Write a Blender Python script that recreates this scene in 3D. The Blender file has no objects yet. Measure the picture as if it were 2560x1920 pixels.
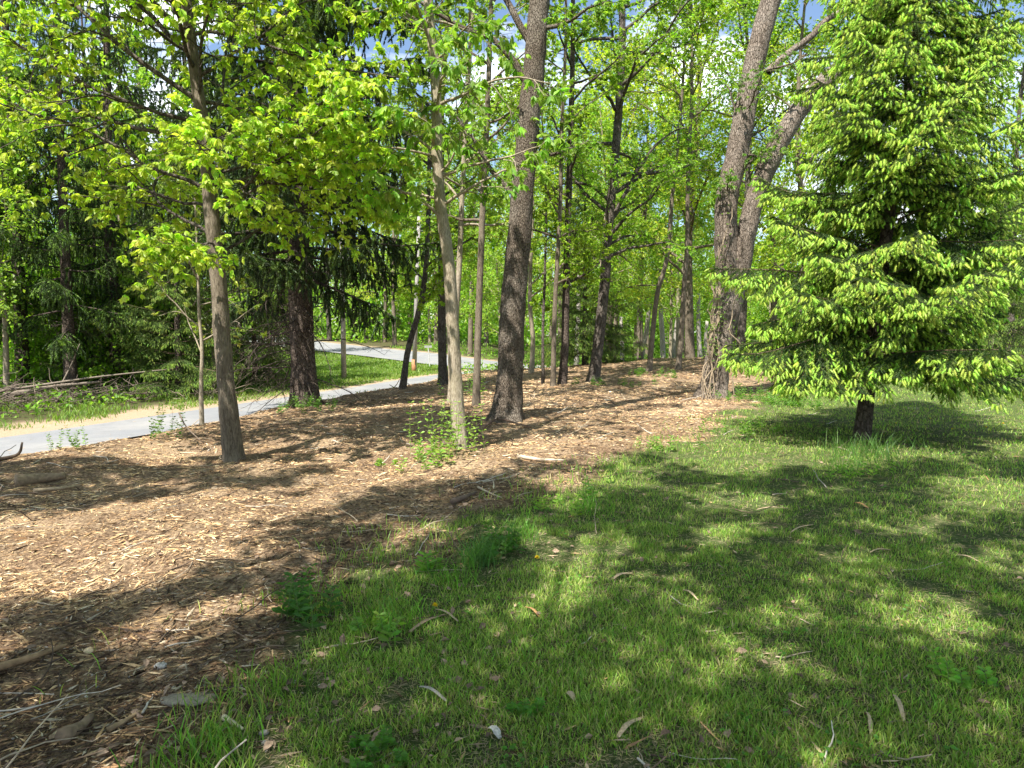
import bpy, math
import numpy as np
from mathutils import Vector

# ------------------------------------------------------------------ camera, sky, sun
F = 710.0; PITCH = math.radians(3.95); CAMZ = 1.6
sc = bpy.context.scene
cam = bpy.data.objects.new('camera', bpy.data.cameras.new('camera'))
sc.collection.objects.link(cam)
cam.location = (0, 0, CAMZ); cam.rotation_euler = (math.radians(90) - PITCH, 0, 0)
cam.data.sensor_width = 36; cam.data.lens = 36 * F / 1024
cam.data.clip_start = 0.05; cam.data.clip_end = 3000
sc.camera = cam

SUN_EL = math.radians(57); SH = (-0.50, -0.866)            # horizontal direction towards the sun
SUNV = np.array([SH[0] * math.cos(SUN_EL), SH[1] * math.cos(SUN_EL), math.sin(SUN_EL)])
w = bpy.data.worlds.new("World"); sc.world = w; w.use_nodes = True
nt = w.node_tree; nt.nodes.clear()
out = nt.nodes.new('ShaderNodeOutputWorld'); bg = nt.nodes.new('ShaderNodeBackground')
sky = nt.nodes.new('ShaderNodeTexSky'); sky.sky_type = 'NISHITA'; sky.sun_disc = False
sky.sun_elevation = SUN_EL; sky.sun_rotation = math.atan2(SH[0], SH[1]); sky.air_density = 1.0; sky.dust_density = 0.6; sky.ozone_density = 1.5
tc = nt.nodes.new('ShaderNodeTexCoord'); mp = nt.nodes.new('ShaderNodeMapping'); mp.inputs['Scale'].default_value = (1.2, 1.2, 3.2); mp.inputs['Location'].default_value = (3.1, .4, .7)
nz = nt.nodes.new('ShaderNodeTexNoise'); nz.inputs['Scale'].default_value = 2.6; nz.inputs['Detail'].default_value = 8; nz.inputs['Roughness'].default_value = .55
cr = nt.nodes.new('ShaderNodeValToRGB'); cr.color_ramp.elements[0].position = .52; cr.color_ramp.elements[1].position = .66
cr.color_ramp.elements[1].color = (.9, .9, .9, 1)
mx = nt.nodes.new('ShaderNodeMix'); mx.data_type = 'RGBA'; mx.inputs['B'].default_value = (12.5, 12.8, 13.2, 1)
nt.links.new(tc.outputs['Generated'], mp.inputs['Vector']); nt.links.new(mp.outputs['Vector'], nz.inputs['Vector'])
nt.links.new(nz.outputs['Fac'], cr.inputs['Fac']); nt.links.new(cr.outputs['Color'], mx.inputs['Factor'])
nt.links.new(sky.outputs['Color'], mx.inputs['A']); nt.links.new(mx.outputs['Result'], bg.inputs['Color'])
bg.inputs['Strength'].default_value = 0.085
nt.links.new(bg.outputs['Background'], out.inputs['Surface'])
sl = bpy.data.lights.new('sun', 'SUN'); sl.energy = 5.0; sl.angle = math.radians(0.53); sl.color = (1.0, .95, .87)
so = bpy.data.objects.new('sun', sl); sc.collection.objects.link(so)
so.rotation_euler = Vector(SUNV).to_track_quat('Z', 'Y').to_euler()
sc.view_settings.view_transform = 'Standard'; sc.view_settings.look = 'None'
sc.view_settings.exposure = 1.38; sc.view_settings.gamma = 1.0
sc.cycles.max_bounces = 7; sc.cycles.diffuse_bounces = 4; sc.cycles.glossy_bounces = 2; sc.cycles.transmission_bounces = 4
sc.cycles.use_denoising = True

rng = np.random.default_rng(11)
PI = math.pi
def U(a, b, n=None): return rng.uniform(a, b, n)

# ------------------------------------------------------------------ noise and terrain
_T = np.random.default_rng(3).random((256, 256))
def noise(x, y, s=1.0, ox=0.0):
    x = np.asarray(x, float) / s + 1000.3 + ox; y = np.asarray(y, float) / s + 1000.7 - ox
    i = np.floor(x).astype(int); j = np.floor(y).astype(int); u = x - i; v = y - j
    u = u * u * (3 - 2 * u); v = v * v * (3 - 2 * v)
    a = _T[i % 256, j % 256]; b = _T[(i + 1) % 256, j % 256]; c = _T[i % 256, (j + 1) % 256]; d = _T[(i + 1) % 256, (j + 1) % 256]
    return (a * (1 - u) + b * u) * (1 - v) + (c * (1 - u) + d * u) * v
def fbm(x, y, s, o=3):
    return sum(noise(x, y, s / 2 ** k, 17.3 * k) * .5 ** k for k in range(o)) / (2 - .5 ** (o - 1))
def sst(a, b, x):
    t = np.clip((np.asarray(x, float) - a) / (b - a), 0, 1); return t * t * (3 - 2 * t)
def gauss(x, c, s): return np.exp(-((x - c) / s) ** 2)

PATH = [(-13.5, 2), (-12.3, 7), (-10.8, 10.0), (-9.35, 13.2), (-7.95, 17.9), (-6.6, 22.5), (-5.2, 27.5), (-3.8, 33), (-2.4, 37.5), (-1.0, 41)]
ROAD = [(-75, 112), (-45, 92), (-27, 74), (-15.5, 60), (-8, 51.5), (-3, 46), (2, 42), (9, 39.5), (22, 39), (40, 42)]
def sdist(x, y, poly):
    """signed distance to a polyline, left of its direction positive"""
    x = np.asarray(x, float); y = np.asarray(y, float); best = np.full(x.shape, 1e9); sg = np.ones(x.shape)
    for (ax, ay), (bx, by) in zip(poly[:-1], poly[1:]):
        dx, dy = bx - ax, by - ay; L2 = dx * dx + dy * dy
        t = np.clip(((x - ax) * dx + (y - ay) * dy) / L2, 0, 1)
        px, py = ax + t * dx, ay + t * dy; d = np.hypot(x - px, y - py)
        cr_ = dx * (y - ay) - dy * (x - ax); m = d < best
        best = np.where(m, d, best); sg = np.where(m, np.sign(cr_), sg)
    return best * sg
def zlow(x, y): return -0.5 + np.clip(np.asarray(y, float) - 40, 0, 40) * .05 * sst(6, -6, x)
def H0(x, y):
    x = np.asarray(x, float); y = np.asarray(y, float)
    top = -.1 * sst(-1, -5, x) + .62 * np.exp(-((x - 9) / 5.5) ** 2 - ((y - 31) / 6) ** 2)
    s = sdist(x, y, PATH)
    low = zlow(x, y) + .35 * sst(3.5, 9, s) * sst(34, 24, y)
    k = sst(-1.35, -2.7 - 1.5 * sst(17, 12, y), s) * sst(38.5, 34, y + .12 * np.abs(x - 6))
    k = np.where(y > 40, 0, k)
    z = low * (1 - k) + top * k
    return z
def H(x, y):
    x = np.asarray(x, float); y = np.asarray(y, float)
    s = sdist(x, y, PATH); m = mulchmask(x, y)
    flat = sst(1.2, 2.2, np.abs(s)) * sst(2.6, 4, np.abs(sdist(x, y, ROAD)))
    n = (fbm(x, y, 1.4, 3) - .5) * .17 + (fbm(x * .8, y * 1.3, .35, 2) - .5) * .10 * sst(16, 8, np.hypot(x, y)) + (fbm(x + 7, y, 4, 2) - .5) * .12
    return H0(x, y) + n * flat * (.35 + .9 * m)

def ray(px, py):
    a, b = (px - 512) / F, (384 - py) / F
    return np.array([a, math.cos(PITCH) + b * math.sin(PITCH), -math.sin(PITCH) + b * math.cos(PITCH)])
def at(px, py, Y):
    r = ray(px, py); t = Y / r[1]; return (r[0] * t, Y, CAMZ + r[2] * t)
def flatpt(px, py, z=0.0):
    r = ray(px, py); t = (z - CAMZ) / r[2]; return (r[0] * t, r[1] * t)
def project(x, y, z):
    dz = z - CAMZ; c, s = math.cos(PITCH), math.sin(PITCH)
    f = y * c - dz * s; u = y * s + dz * c
    return 512 + F * x / f, 384 - F * u / f
LB = [flatpt(*p) for p in [(205, 790), (255, 725), (300, 668), (338, 620), (415, 572), (470, 530), (540, 500), (600, 478), (640, 458), (690, 432), (728, 414), (752, 403)]]
LBY = np.array([-3.0, 1.0] + [p[1] for p in LB] + [22, 26, 34]); LBX = np.array([-2.2, -1.3] + [p[0] for p in LB] + [8.4, 10.5, 16])
def lawn_x(y): return np.interp(y, LBY, LBX)
def mulchmask(x, y):
    x = np.asarray(x, float); y = np.asarray(y, float)
    e = lawn_x(y) + (fbm(x, y, .8, 3) - .5) * (1.1 + .05 * y)
    s = sdist(x, y, PATH)
    return sst(.25, -.25, x - e) * sst(-1.3, -1.7, s) * sst(37, 35, y + .1 * np.abs(x - 6))
def ground(px, py):
    r = ray(px, py); t = .5
    for _ in range(6000):
        p = r * t
        if CAMZ + p[2] < H(p[0], p[1]): break
        t += .02 + t * .0005
    return (float(p[0]), float(p[1]), float(H(p[0], p[1])))

# ------------------------------------------------------------------ mesh collecting
class MB:
    def __init__(s): s.v = []; s.t = []; s.q = []; s.c = []; s.n = 0
    def add(s, v, t=None, q=None, col=(1, 1, 1)):
        v = np.asarray(v, float).reshape(-1, 3); s.v.append(v)
        if t is not None: s.t.append(np.asarray(t, int).reshape(-1, 3) + s.n)
        if q is not None: s.q.append(np.asarray(q, int).reshape(-1, 4) + s.n)
        c = np.asarray(col, float)
        if c.ndim == 1: c = np.broadcast_to(c, (len(v), 3))
        s.c.append(c); s.n += len(v)
    def build(s, name, mat, parent=None, smooth=False, loc=None):
        me = bpy.data.meshes.new(name)
        if not s.v: s.add([(0, 0, 0)] * 3, t=[(0, 1, 2)])
        V = np.concatenate(s.v); T = np.concatenate(s.t) if s.t else np.zeros((0, 3), int); Q = np.concatenate(s.q) if s.q else np.zeros((0, 4), int)
        if loc is not None: V = V - np.asarray(loc)
        me.vertices.add(len(V)); me.vertices.foreach_set('co', V.astype(np.float32).ravel())
        nl = len(T) * 3 + len(Q) * 4; me.loops.add(nl); me.polygons.add(len(T) + len(Q))
        me.loops.foreach_set('vertex_index', np.concatenate([T.ravel(), Q.ravel()]).astype(np.int32))
        st = np.concatenate([np.arange(len(T)) * 3, len(T) * 3 + np.arange(len(Q)) * 4]).astype(np.int32)
        me.polygons.foreach_set('loop_start', st)
        me.polygons.foreach_set('use_smooth', np.full(len(st), smooth, bool))
        a = me.color_attributes.new('Col', 'FLOAT_COLOR', 'POINT')
        C = np.concatenate(s.c); a.data.foreach_set('color', np.hstack([C, np.ones((len(C), 1))]).astype(np.float32).ravel())
        me.update(calc_edges=True); me.materials.append(mat)
        o = bpy.data.objects.new(name, me); sc.collection.objects.link(o)
        if parent is not None: o.parent = parent
        elif loc is not None: o.location = tuple(loc)
        return o

def norm(v): return v / np.maximum(np.linalg.norm(v, axis=-1, keepdims=True), 1e-9)
def frames(d, up=None):
    """two unit vectors across d"""
    d = norm(d); a = np.broadcast_to(np.array([0., 0., 1.]) if up is None else up, d.shape)
    s = np.cross(d, a); bad = np.linalg.norm(s, axis=-1) < .05
    s = np.where(bad[..., None], np.cross(d, np.array([1., 0.2, 0.])), s); s = norm(s); return s, np.cross(s, d)
def tubes(mb, P, R, sides=5, col=(1, 1, 1), cap=False, bumps=0.0, lobes=0.0):
    """P[N,n,3] centre lines, R[N,n] radii"""
    P = np.asarray(P, float); R = np.asarray(R, float)
    if P.ndim == 2: P = P[None]; R = R[None]
    N, n, _ = P.shape
    d = np.gradient(P, axis=1); ref = np.array([0.31, 0.95, 0.05]); base = norm(P[:, -1] - P[:, 0])
    hor = np.abs(base @ norm(ref)) > .8
    rf = np.where(hor[:, None], np.array([1., 0., .1]), ref)[:, None, :]
    s = norm(np.cross(norm(d), np.broadcast_to(rf, d.shape))); u = np.cross(s, norm(d))
    th = np.arange(sides) / sides * 2 * PI
    ring = np.cos(th)[:, None] * s[:, :, None, :] + np.sin(th)[:, None] * u[:, :, None, :]
    Rr = R[:, :, None] * np.ones(sides)
    if bumps:
        q = P[:, :, None, :] + ring * R[:, :, None, None]
        k = (noise(th[None, None, :] * 2.2 + 9 + 0 * Rr, q[..., 2], .28, 3.1) - .5) + .6 * (noise(np.cos(th) * 3 + 0 * Rr, np.sin(th) * 3 + q[..., 2] * 3, .5, 5.1) - .5) + .5 * (noise(th * 5 + 0 * Rr, q[..., 2] * 2, .35, 2.2) - .5)
        Rr = Rr * (1 + bumps * k)
    if lobes:
        hh = P[:, :, 2:3] - P[:, :1, 2:3]
        Rr = Rr * (1 + lobes * np.exp(-hh / .22) * (.55 + .75 * np.cos(th * 5 + .7) + .3 * np.cos(th * 3)))
    V = P[:, :, None, :] + ring * Rr[..., None]
    idx = np.arange(N * n * sides).reshape(N, n, sides); a = idx[:, :-1]; b = idx[:, 1:]
    q = np.stack([a, np.roll(a, -1, 2), np.roll(b, -1, 2), b], -1).reshape(-1, 4)
    c = np.asarray(col, float)
    if c.ndim == 2: c = np.repeat(c, n * sides, axis=0)
    t = None
    if cap:
        e = idx[:, -1]; t = np.stack([np.broadcast_to(e[:, :1], (N, sides - 2)), e[:, 1:-1], e[:, 2:]], -1).reshape(-1, 3)
        e2 = idx[:, 0]; t2 = np.stack([np.broadcast_to(e2[:, :1], (N, sides - 2)), e2[:, 2:], e2[:, 1:-1]], -1).reshape(-1, 3); t = np.concatenate([t, t2])
    mb.add(V, t=t, q=q, col=c)
def inst(mb, tv, tt, pos, X, Y, Z, col):
    """copies of a small template; X, Y, Z are [N,3] axes that carry the scale"""
    tv = np.asarray(tv, float); tt = np.asarray(tt, int); N = len(pos)
    if N == 0: return
    V = pos[:, None] + tv[None, :, 0:1] * X[:, None] + tv[None, :, 1:2] * Y[:, None] + tv[None, :, 2:3] * Z[:, None]
    T = (tt[None] + (np.arange(N) * len(tv))[:, None, None]).reshape(-1, 3)
    c = np.asarray(col, float)
    if c.ndim == 2: c = np.repeat(c, len(tv), axis=0)
    mb.add(V, t=T, col=c)
def curve(P, n):
    """smooth resample of a polyline"""
    P = np.asarray(P, float); Q = np.vstack([2 * P[0] - P[1], P, 2 * P[-1] - P[-2]])
    L = np.concatenate([[0], np.cumsum(np.linalg.norm(np.diff(P, axis=0), axis=1))]); o = []
    for s in np.linspace(0, L[-1], n):
        i = min(np.searchsorted(L, s, 'right') - 1, len(P) - 2); t = (s - L[i]) / (L[i + 1] - L[i])
        a, b, c, d = Q[i], Q[i + 1], Q[i + 2], Q[i + 3]
        o.append(.5 * (2 * b + (c - a) * t + (2 * a - 5 * b + 4 * c - d) * t * t + (3 * b - a - 3 * c + d) * t ** 3))
    return np.array(o)
def grow(start, dr, length, n, wig=.15, grav=0.0, tip=0.0):
    N = len(start); P = np.zeros((N, n, 3)); P[:, 0] = start; d = norm(np.asarray(dr, float)); st = np.asarray(length)[:, None] / (n - 1)
    for i in range(1, n):
        t = i / (n - 1)
        d = norm(d + wig * rng.normal(size=(N, 3)) + np.array([0, 0, -1.]) * (grav / (n - 1)) + np.array([0, 0, 1.]) * (tip * t / (n - 1)))
        P[:, i] = P[:, i - 1] + d * st
    return P
def sample(P, R, par, t):
    """points on tubes par at parameter t"""
    n = P.shape[1]; x = np.clip(t, 0, 1) * (n - 1); i = np.minimum(x.astype(int), n - 2); f = (x - i)[:, None]
    a = P[par, i]; b = P[par, i + 1]; return a * (1 - f) + b * f, norm(b - a), R[par, i] * (1 - f[:, 0]) + R[par, i + 1] * f[:, 0]
def kids(P, R, k, t0, t1, ang, asd, flat=0.0, up=0.0):
    N = len(P); par = np.repeat(np.arange(N), k); t = np.tile(np.linspace(t0, t1, k), N) + U(-.5, .5, N * k) * (t1 - t0) / k; t = np.clip(t, t0, 1)
    p, d, r = sample(P, R, par, t); s, u = frames(d); az = U(0, 2 * PI, N * k)
    az = np.where(rng.random(N * k) < flat, np.where(np.arange(N * k) % 2 == 0, 0, PI) + rng.normal(0, .35, N * k), az)
    o = s * np.cos(az)[:, None] + u * np.sin(az)[:, None]; a = np.radians(rng.normal(ang, asd, N * k))[:, None]
    dd = norm(d * np.cos(a) + o * np.sin(a) + np.array([0, 0, up])); return p, dd, r, t, par

LEAF4 = ([(0, 0, 0), (.45, .5, .13), (.45, -.5, .13), (1, 0, -.1)], [(0, 2, 3), (0, 3, 1)])
LEAF6 = ([(0, 0, 0), (.3, .34, .07), (.65, .48, .1), (1, 0, -.25), (.65, -.48, .1), (.3, -.34, .07), (.5, 0, -.03)],
         [(0, 6, 1), (1, 6, 2), (2, 6, 3), (3, 6, 4), (4, 6, 5), (5, 6, 0)])
def leafcol(n, base, var=.22, tint=None, tf=.25):
    b = np.array(base) * (1 + var * rng.normal(size=(n, 1))).clip(.45, 1.7)
    b = b * (1 + .08 * rng.normal(size=(n, 3)))
    if tint is not None: m = rng.random(n) < tf; b[m] = np.array(tint) * (1 + var * rng.normal(size=(m.sum(), 1))).clip(.5, 1.6)
    return b.clip(.005, .9)
def leaves(mb, pos, d, L, wr, col, tm=LEAF4, upn=.8):
    N = len(pos); d = norm(d); nrm = norm(rng.normal(size=(N, 3)) * .55 + np.array([SUNV[0] * .3, SUNV[1] * .3, upn]))
    Y = norm(np.cross(d, nrm)); Z = np.cross(Y, d); L = np.asarray(L)[:, None]
    inst(mb, tm[0], tm[1], pos, d * L, Y * L * wr, Z * L * wr, col)
def cluster(mb, pos, dr, size, k, wr, col, droop=.5, tm=LEAF4, stalk=0.0):
    """k leaflets radiating from each point"""
    N = len(pos); d = norm(dr + rng.normal(size=(N, 3)) * .5 + np.array([0, 0, -droop * .5])); s, u = frames(d)
    if k == 1: leaves(mb, pos, d, size * U(.7, 1.2, N), wr, col, tm); return
    s = norm(s + rng.normal(size=(N, 3)) * .25)
    for a in np.linspace(-1.25, 1.25, k):
        dd = d * math.cos(a) + s * math.sin(a) + np.array([0, 0, -droop]) * U(.4, 1.2, N)[:, None]
        leaves(mb, pos + d * stalk, dd, size * U(.55, 1.25, N) * (1 - .22 * abs(a)), wr, col * U(.85, 1.15, N)[:, None], tm)

# ------------------------------------------------------------------ materials
def mat(name):
    m = bpy.data.materials.new(name); m.use_nodes = True; n = m.node_tree; n.nodes.clear()
    o = n.nodes.new('ShaderNodeOutputMaterial'); return m, n, o
def N_(n, t, **k):
    x = n.nodes.new(t)
    for a, b in k.items():
        if a in x.inputs.keys(): x.inputs[a].default_value = b
        else: setattr(x, a, b)
    return x
def ramp(n, src, stops):
    r = n.nodes.new('ShaderNodeValToRGB'); e = r.color_ramp.elements
    while len(e) < len(stops): e.new(.5)
    for i, (p, c) in enumerate(stops): e[i].position = p; e[i].color = (*c, 1)
    n.links.new(src, r.inputs['Fac']); return r.outputs['Color']
def mixc(n, f, a, b, bt='MIX'):
    m = n.nodes.new('ShaderNodeMix'); m.data_type = 'RGBA'; m.blend_type = bt
    for k, v in (('Factor', f), ('A', a), ('B', b)):
        i = [q for q in m.inputs if q.name == k and q.enabled and q.type == ('VALUE' if k == 'Factor' else 'RGBA')][0]
        if hasattr(v, 'is_linked') or isinstance(v, bpy.types.NodeSocket): n.links.new(v, i)
        elif isinstance(v, (int, float)): i.default_value = v
        else: i.default_value = (*v, 1)
    return [q for q in m.outputs if q.type == 'RGBA'][0]
def leafmat(name, trans=.45, gain=1.0, rough=.45, tcol=(1.15, 1.25, .45)):
    m, n, o = mat(name); at_ = N_(n, 'ShaderNodeAttribute', attribute_name='Col')
    p = N_(n, 'ShaderNodeBsdfPrincipled', Roughness=rough); p.inputs['Specular IOR Level'].default_value = .35
    t = N_(n, 'ShaderNodeBsdfTranslucent'); mx = N_(n, 'ShaderNodeMixShader'); mx.inputs[0].default_value = trans
    c = mixc(n, 1.0, at_.outputs['Color'], (gain, gain, gain), 'MULTIPLY')
    tcx = mixc(n, 1.0, c, tuple(1.5 * k for k in tcol), 'MULTIPLY')
    n.links.new(c, p.inputs['Base Color']); n.links.new(tcx, t.inputs['Color'])
    n.links.new(p.outputs[0], mx.inputs[1]); n.links.new(t.outputs[0], mx.inputs[2]); n.links.new(mx.outputs[0], o.inputs['Surface']); return m
def vcolmat(name, rough=.85, nscale=60, namp=.35, spec=.2):
    m, n, o = mat(name); at_ = N_(n, 'ShaderNodeAttribute', attribute_name='Col'); tc = N_(n, 'ShaderNodeTexCoord')
    z = N_(n, 'ShaderNodeTexNoise', Scale=nscale, Detail=4.0); n.links.new(tc.outputs['Object'], z.inputs['Vector'])
    k = ramp(n, z.outputs['Fac'], [(.3, (1 - namp,) * 3), (.7, (1 + namp * .6,) * 3)])
    c = mixc(n, 1.0, at_.outputs['Color'], k, 'MULTIPLY'); p = N_(n, 'ShaderNodeBsdfPrincipled', Roughness=rough); p.inputs['Specular IOR Level'].default_value = spec
    n.links.new(c, p.inputs['Base Color']); n.links.new(p.outputs[0], o.inputs['Surface']); return m
def barkmat(name, dark, light, accent, scale=(18, 18, 5), plate=True, bump=.6, moss=None):
    m, n, o = mat(name); tc = N_(n, 'ShaderNodeTexCoord'); mp = N_(n, 'ShaderNodeMapping'); mp.inputs['Scale'].default_value = scale
    n.links.new(tc.outputs['Object'], mp.inputs['Vector'])
    wz = N_(n, 'ShaderNodeTexNoise', Scale=1.3, Detail=4.0); n.links.new(mp.outputs[0], wz.inputs['Vector'])
    wv = mixc(n, .9, mp.outputs[0], wz.outputs['Color'], 'ADD')
    v = N_(n, 'ShaderNodeTexVoronoi', feature='DISTANCE_TO_EDGE', Scale=1.0); n.links.new(wv, v.inputs['Vector'])
    z = N_(n, 'ShaderNodeTexNoise', Scale=2.2, Detail=7.0, Roughness=.7); n.links.new(wv, z.inputs['Vector'])
    big = N_(n, 'ShaderNodeTexNoise', Scale=2.3, Detail=4.0); n.links.new(tc.outputs['Object'], big.inputs['Vector'])
    crack = ramp(n, v.outputs['Distance'], [(.0, (0, 0, 0)), (.14, (1, 1, 1))])
    if not plate:
        z2 = N_(n, 'ShaderNodeTexNoise', Scale=3.2, Detail=8.0, Roughness=.75); n.links.new(mp.outputs[0], z2.inputs['Vector']); crack = ramp(n, z2.outputs['Fac'], [(.36, (0, 0, 0)), (.52, (1, 1, 1))])
    c = ramp(n, z.outputs['Fac'], [(.28, dark), (.5, light), (.72, accent)])
    c = mixc(n, ramp(n, big.outputs['Fac'], [(.45, (0, 0, 0)), (.7, (.6, .6, .6))]), c, accent if moss is None else moss)
    z3 = N_(n, 'ShaderNodeTexNoise', Scale=.9, Detail=3.0); n.links.new(mp.outputs[0], z3.inputs['Vector'])
    c2 = mixc(n, ramp(n, z3.outputs['Fac'], [(.35, (.15,) * 3), (.6, (.95,) * 3)]), c, mixc(n, 1.0, c, ramp(n, crack, [(0, (.3, .26, .22)), (1, (1, 1, 1))]), 'MULTIPLY'))
    h = mixc(n, .5, crack, z.outputs['Fac']); b = N_(n, 'ShaderNodeBump', Strength=bump, Distance=.06); n.links.new(h, b.inputs['Height'])
    p = N_(n, 'ShaderNodeBsdfPrincipled', Roughness=.9); p.inputs['Specular IOR Level'].default_value = .15
    n.links.new(c2, p.inputs['Base Color']); n.links.new(b.outputs[0], p.inputs['Normal']); n.links.new(p.outputs[0], o.inputs['Surface']); return m

M = {}
M['leaf'] = leafmat('leaf', .5); M['leaf_far'] = leafmat('leaf_far', .5); M['needle'] = leafmat('needle', .22, rough=.6)
M['shoot'] = leafmat('shoot', .35, rough=.5, tcol=(1.05, 1.15, .5)); M['grass'] = leafmat('grass_blade', .4, rough=.5)
M['bark_grey'] = barkmat('bark_grey', (.06, .047, .036), (.155, .125, .092), (.27, .23, .17), (20, 20, 4), False, .5)
M['bark_pale'] = barkmat('bark_pale', (.13, .105, .075), (.31, .26, .19), (.50, .45, .37), (26, 26, 6), False, .35, moss=(.25, .22, .13))
M['bark_plate'] = barkmat('bark_plate', (.05, .038, .028), (.165, .13, .098), (.32, .28, .23), (34, 34, 15), True, 1.0)
M['bark_flaky'] = barkmat('bark_flaky', (.07, .052, .04), (.21, .168, .132), (.36, .31, .26), (24, 24, 8), True, .9)
M['bark_dark'] = barkmat('bark_dark', (.035, .029, .024), (.095, .08, .066), (.19, .165, .14), (14, 14, 6), True, .7)
M['bark_spruce'] = barkmat('bark_spruce', (.035, .027, .022), (.09, .069, .056), (.18, .145, .12), (16, 16, 9), True, .8)
M['twig'] = vcolmat('twig', .85, 25, .4); M['chip'] = vcolmat('chip', .8, 90, .35); M['plain'] = vcolmat('plain', .7, 40, .2)

def tag(o, label=None, cat=None, group=None, kind=None):
    if label: o['label'] = label
    if cat: o['category'] = cat
    if group: o['group'] = group
    if kind: o['kind'] = kind
    return o
def empty(name, loc, label, cat, group=None):
    o = bpy.data.objects.new(name, None); sc.collection.objects.link(o); o.location = tuple(float(q) for q in loc); o.empty_display_size = .2
    return tag(o, label, cat, group)
def copy_tree(root, loc, rz, s, label, group):
    r = root.copy(); sc.collection.objects.link(r); r.location = loc; r.rotation_euler = (0, 0, rz); r.scale = s
    r['label'] = label
    if group: r['group'] = group
    for ch in root.children:
        c = ch.copy(); sc.collection.objects.link(c); c.parent = r
    return r

# ------------------------------------------------------------------ ground
def axis(segs):
    o = [segs[0][0]]
    for a, b, st in segs: o += list(np.arange(a + st, b + st * .5, st))
    return np.array(sorted(set(np.round(o, 4))))
gx = np.concatenate([axis([(-600, -60, 60)]), axis([(-50, -16, 1.5)]), axis([(-15.5, -9, .2)]), axis([(-8.9, 7, .07)]), axis([(7.2, 18, .2)]), axis([(19, 50, 1.5)]), axis([(60, 600, 60)])])
gy = np.concatenate([axis([(-300, -20, 40)]), axis([(-15, 0, 1.)]), axis([(.5, 9, .06)]), axis([(9.1, 20, .11)]), axis([(20.2, 44, .25)]), axis([(45, 100, 1.5)]), axis([(120, 1200, 60)])])
gx = np.unique(np.round(gx, 3)); gy = np.unique(np.round(gy, 3))
X, Y = np.meshgrid(gx, gy); Z = H(X, Y)
nx, ny = len(gx), len(gy); idx = np.arange(nx * ny).reshape(ny, nx)
Q = np.stack([idx[:-1, :-1], idx[:-1, 1:], idx[1:, 1:], idx[1:, :-1]], -1).reshape(-1, 4)
sp = sdist(X, Y, PATH); mm = mulchmask(X, Y); lawn = sst(-.25, .25, X - lawn_x(Y) - (fbm(X, Y, .8, 3) - .5) * (1.1 + .05 * Y)) * sst(27, 25, Y - .1 * np.abs(X))
rd = sdist(X, Y, ROAD)
dirt = sst(3.6, 3.0, sp + (fbm(X, Y, 1.5, 3) - .5) * 1.6) * (sp > -1.6) + 0 * X
dirt = np.maximum(dirt, sst(4.2, 3.4, np.abs(rd))); dirt = np.maximum(dirt, sst(3.5, 2, np.hypot(X - .6, (Y - 40.3)) - 2.6)) * (1 - mm)
ditch = sst(-3, -1, X + .18 * Y - (-1.2) + 0 * X) * 0 + ((sp > 1.3) & (rd < 3.4) & (Y > 18) & (X > -.46 * Y + 1.0)) * 1.0
grn = np.clip(np.maximum(lawn, ditch), 0, 1)
gm = MB(); gm.add(np.stack([X, Y, Z], -1), q=Q, col=np.stack([mm, grn, np.clip(dirt, 0, 1)], -1).reshape(-1, 3))
m, n, o = mat('ground_soil'); A = N_(n, 'ShaderNodeAttribute', attribute_name='Col'); sep = N_(n, 'ShaderNodeSeparateColor'); n.links.new(A.outputs['Color'], sep.inputs[0])
tc = N_(n, 'ShaderNodeTexCoord')
def nn(s, d=6.0, r=.65):
    z = N_(n, 'ShaderNodeTexNoise', Scale=s, Detail=d, Roughness=r); n.links.new(tc.outputs['Object'], z.inputs['Vector']); return z.outputs['Fac']
fine, mid, lg = nn(38), nn(5), nn(.8, 3)
soil = ramp(n, fine, [(.3, (.035, .022, .014)), (.5, (.14, .09, .055)), (.7, (.38, .27, .165))])
soil = mixc(n, ramp(n, lg, [(.4, (0, 0, 0)), (.65, (.6, .6, .6))]), soil, ramp(n, fine, [(.3, (.14, .09, .05)), (.7, (.52, .40, .26))]))
gr = ramp(n, fine, [(.3, (.03, .04, .012)), (.5, (.075, .095, .03)), (.72, (.21, .19, .10))]); gr = mixc(n, ramp(n, mid, [(.4, (0, 0, 0)), (.6, (.7, .7, .7))]), gr, (.05, .09, .018))
dr = ramp(n, fine, [(.3, (.22, .155, .10)), (.55, (.38, .285, .195)), (.75, (.5, .40, .29))]); dr = mixc(n, ramp(n, mid, [(.5, (0, 0, 0)), (.62, (.55, .55, .55))]), dr, (.3, .24, .13))
fo = ramp(n, fine, [(.3, (.03, .022, .014)), (.55, (.09, .07, .04)), (.75, (.2, .15, .09))]); fo = mixc(n, ramp(n, mid, [(.45, (0, 0, 0)), (.6, (.8, .8, .8))]), fo, (.045, .075, .015))
c = mixc(n, sep.outputs[1], fo, gr); c = mixc(n, sep.outputs[0], c, soil); c = mixc(n, sep.outputs[2], c, dr)
b = N_(n, 'ShaderNodeBump', Strength=.9, Distance=.03); n.links.new(fine, b.inputs['Height'])
p = N_(n, 'ShaderNodeBsdfPrincipled', Roughness=.95); p.inputs['Specular IOR Level'].default_value = .1
n.links.new(c, p.inputs['Base Color']); n.links.new(b.outputs[0], p.inputs['Normal']); n.links.new(p.outputs[0], o.inputs['Surface'])
tag(gm.build('ground', m, smooth=True), kind='structure')

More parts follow.
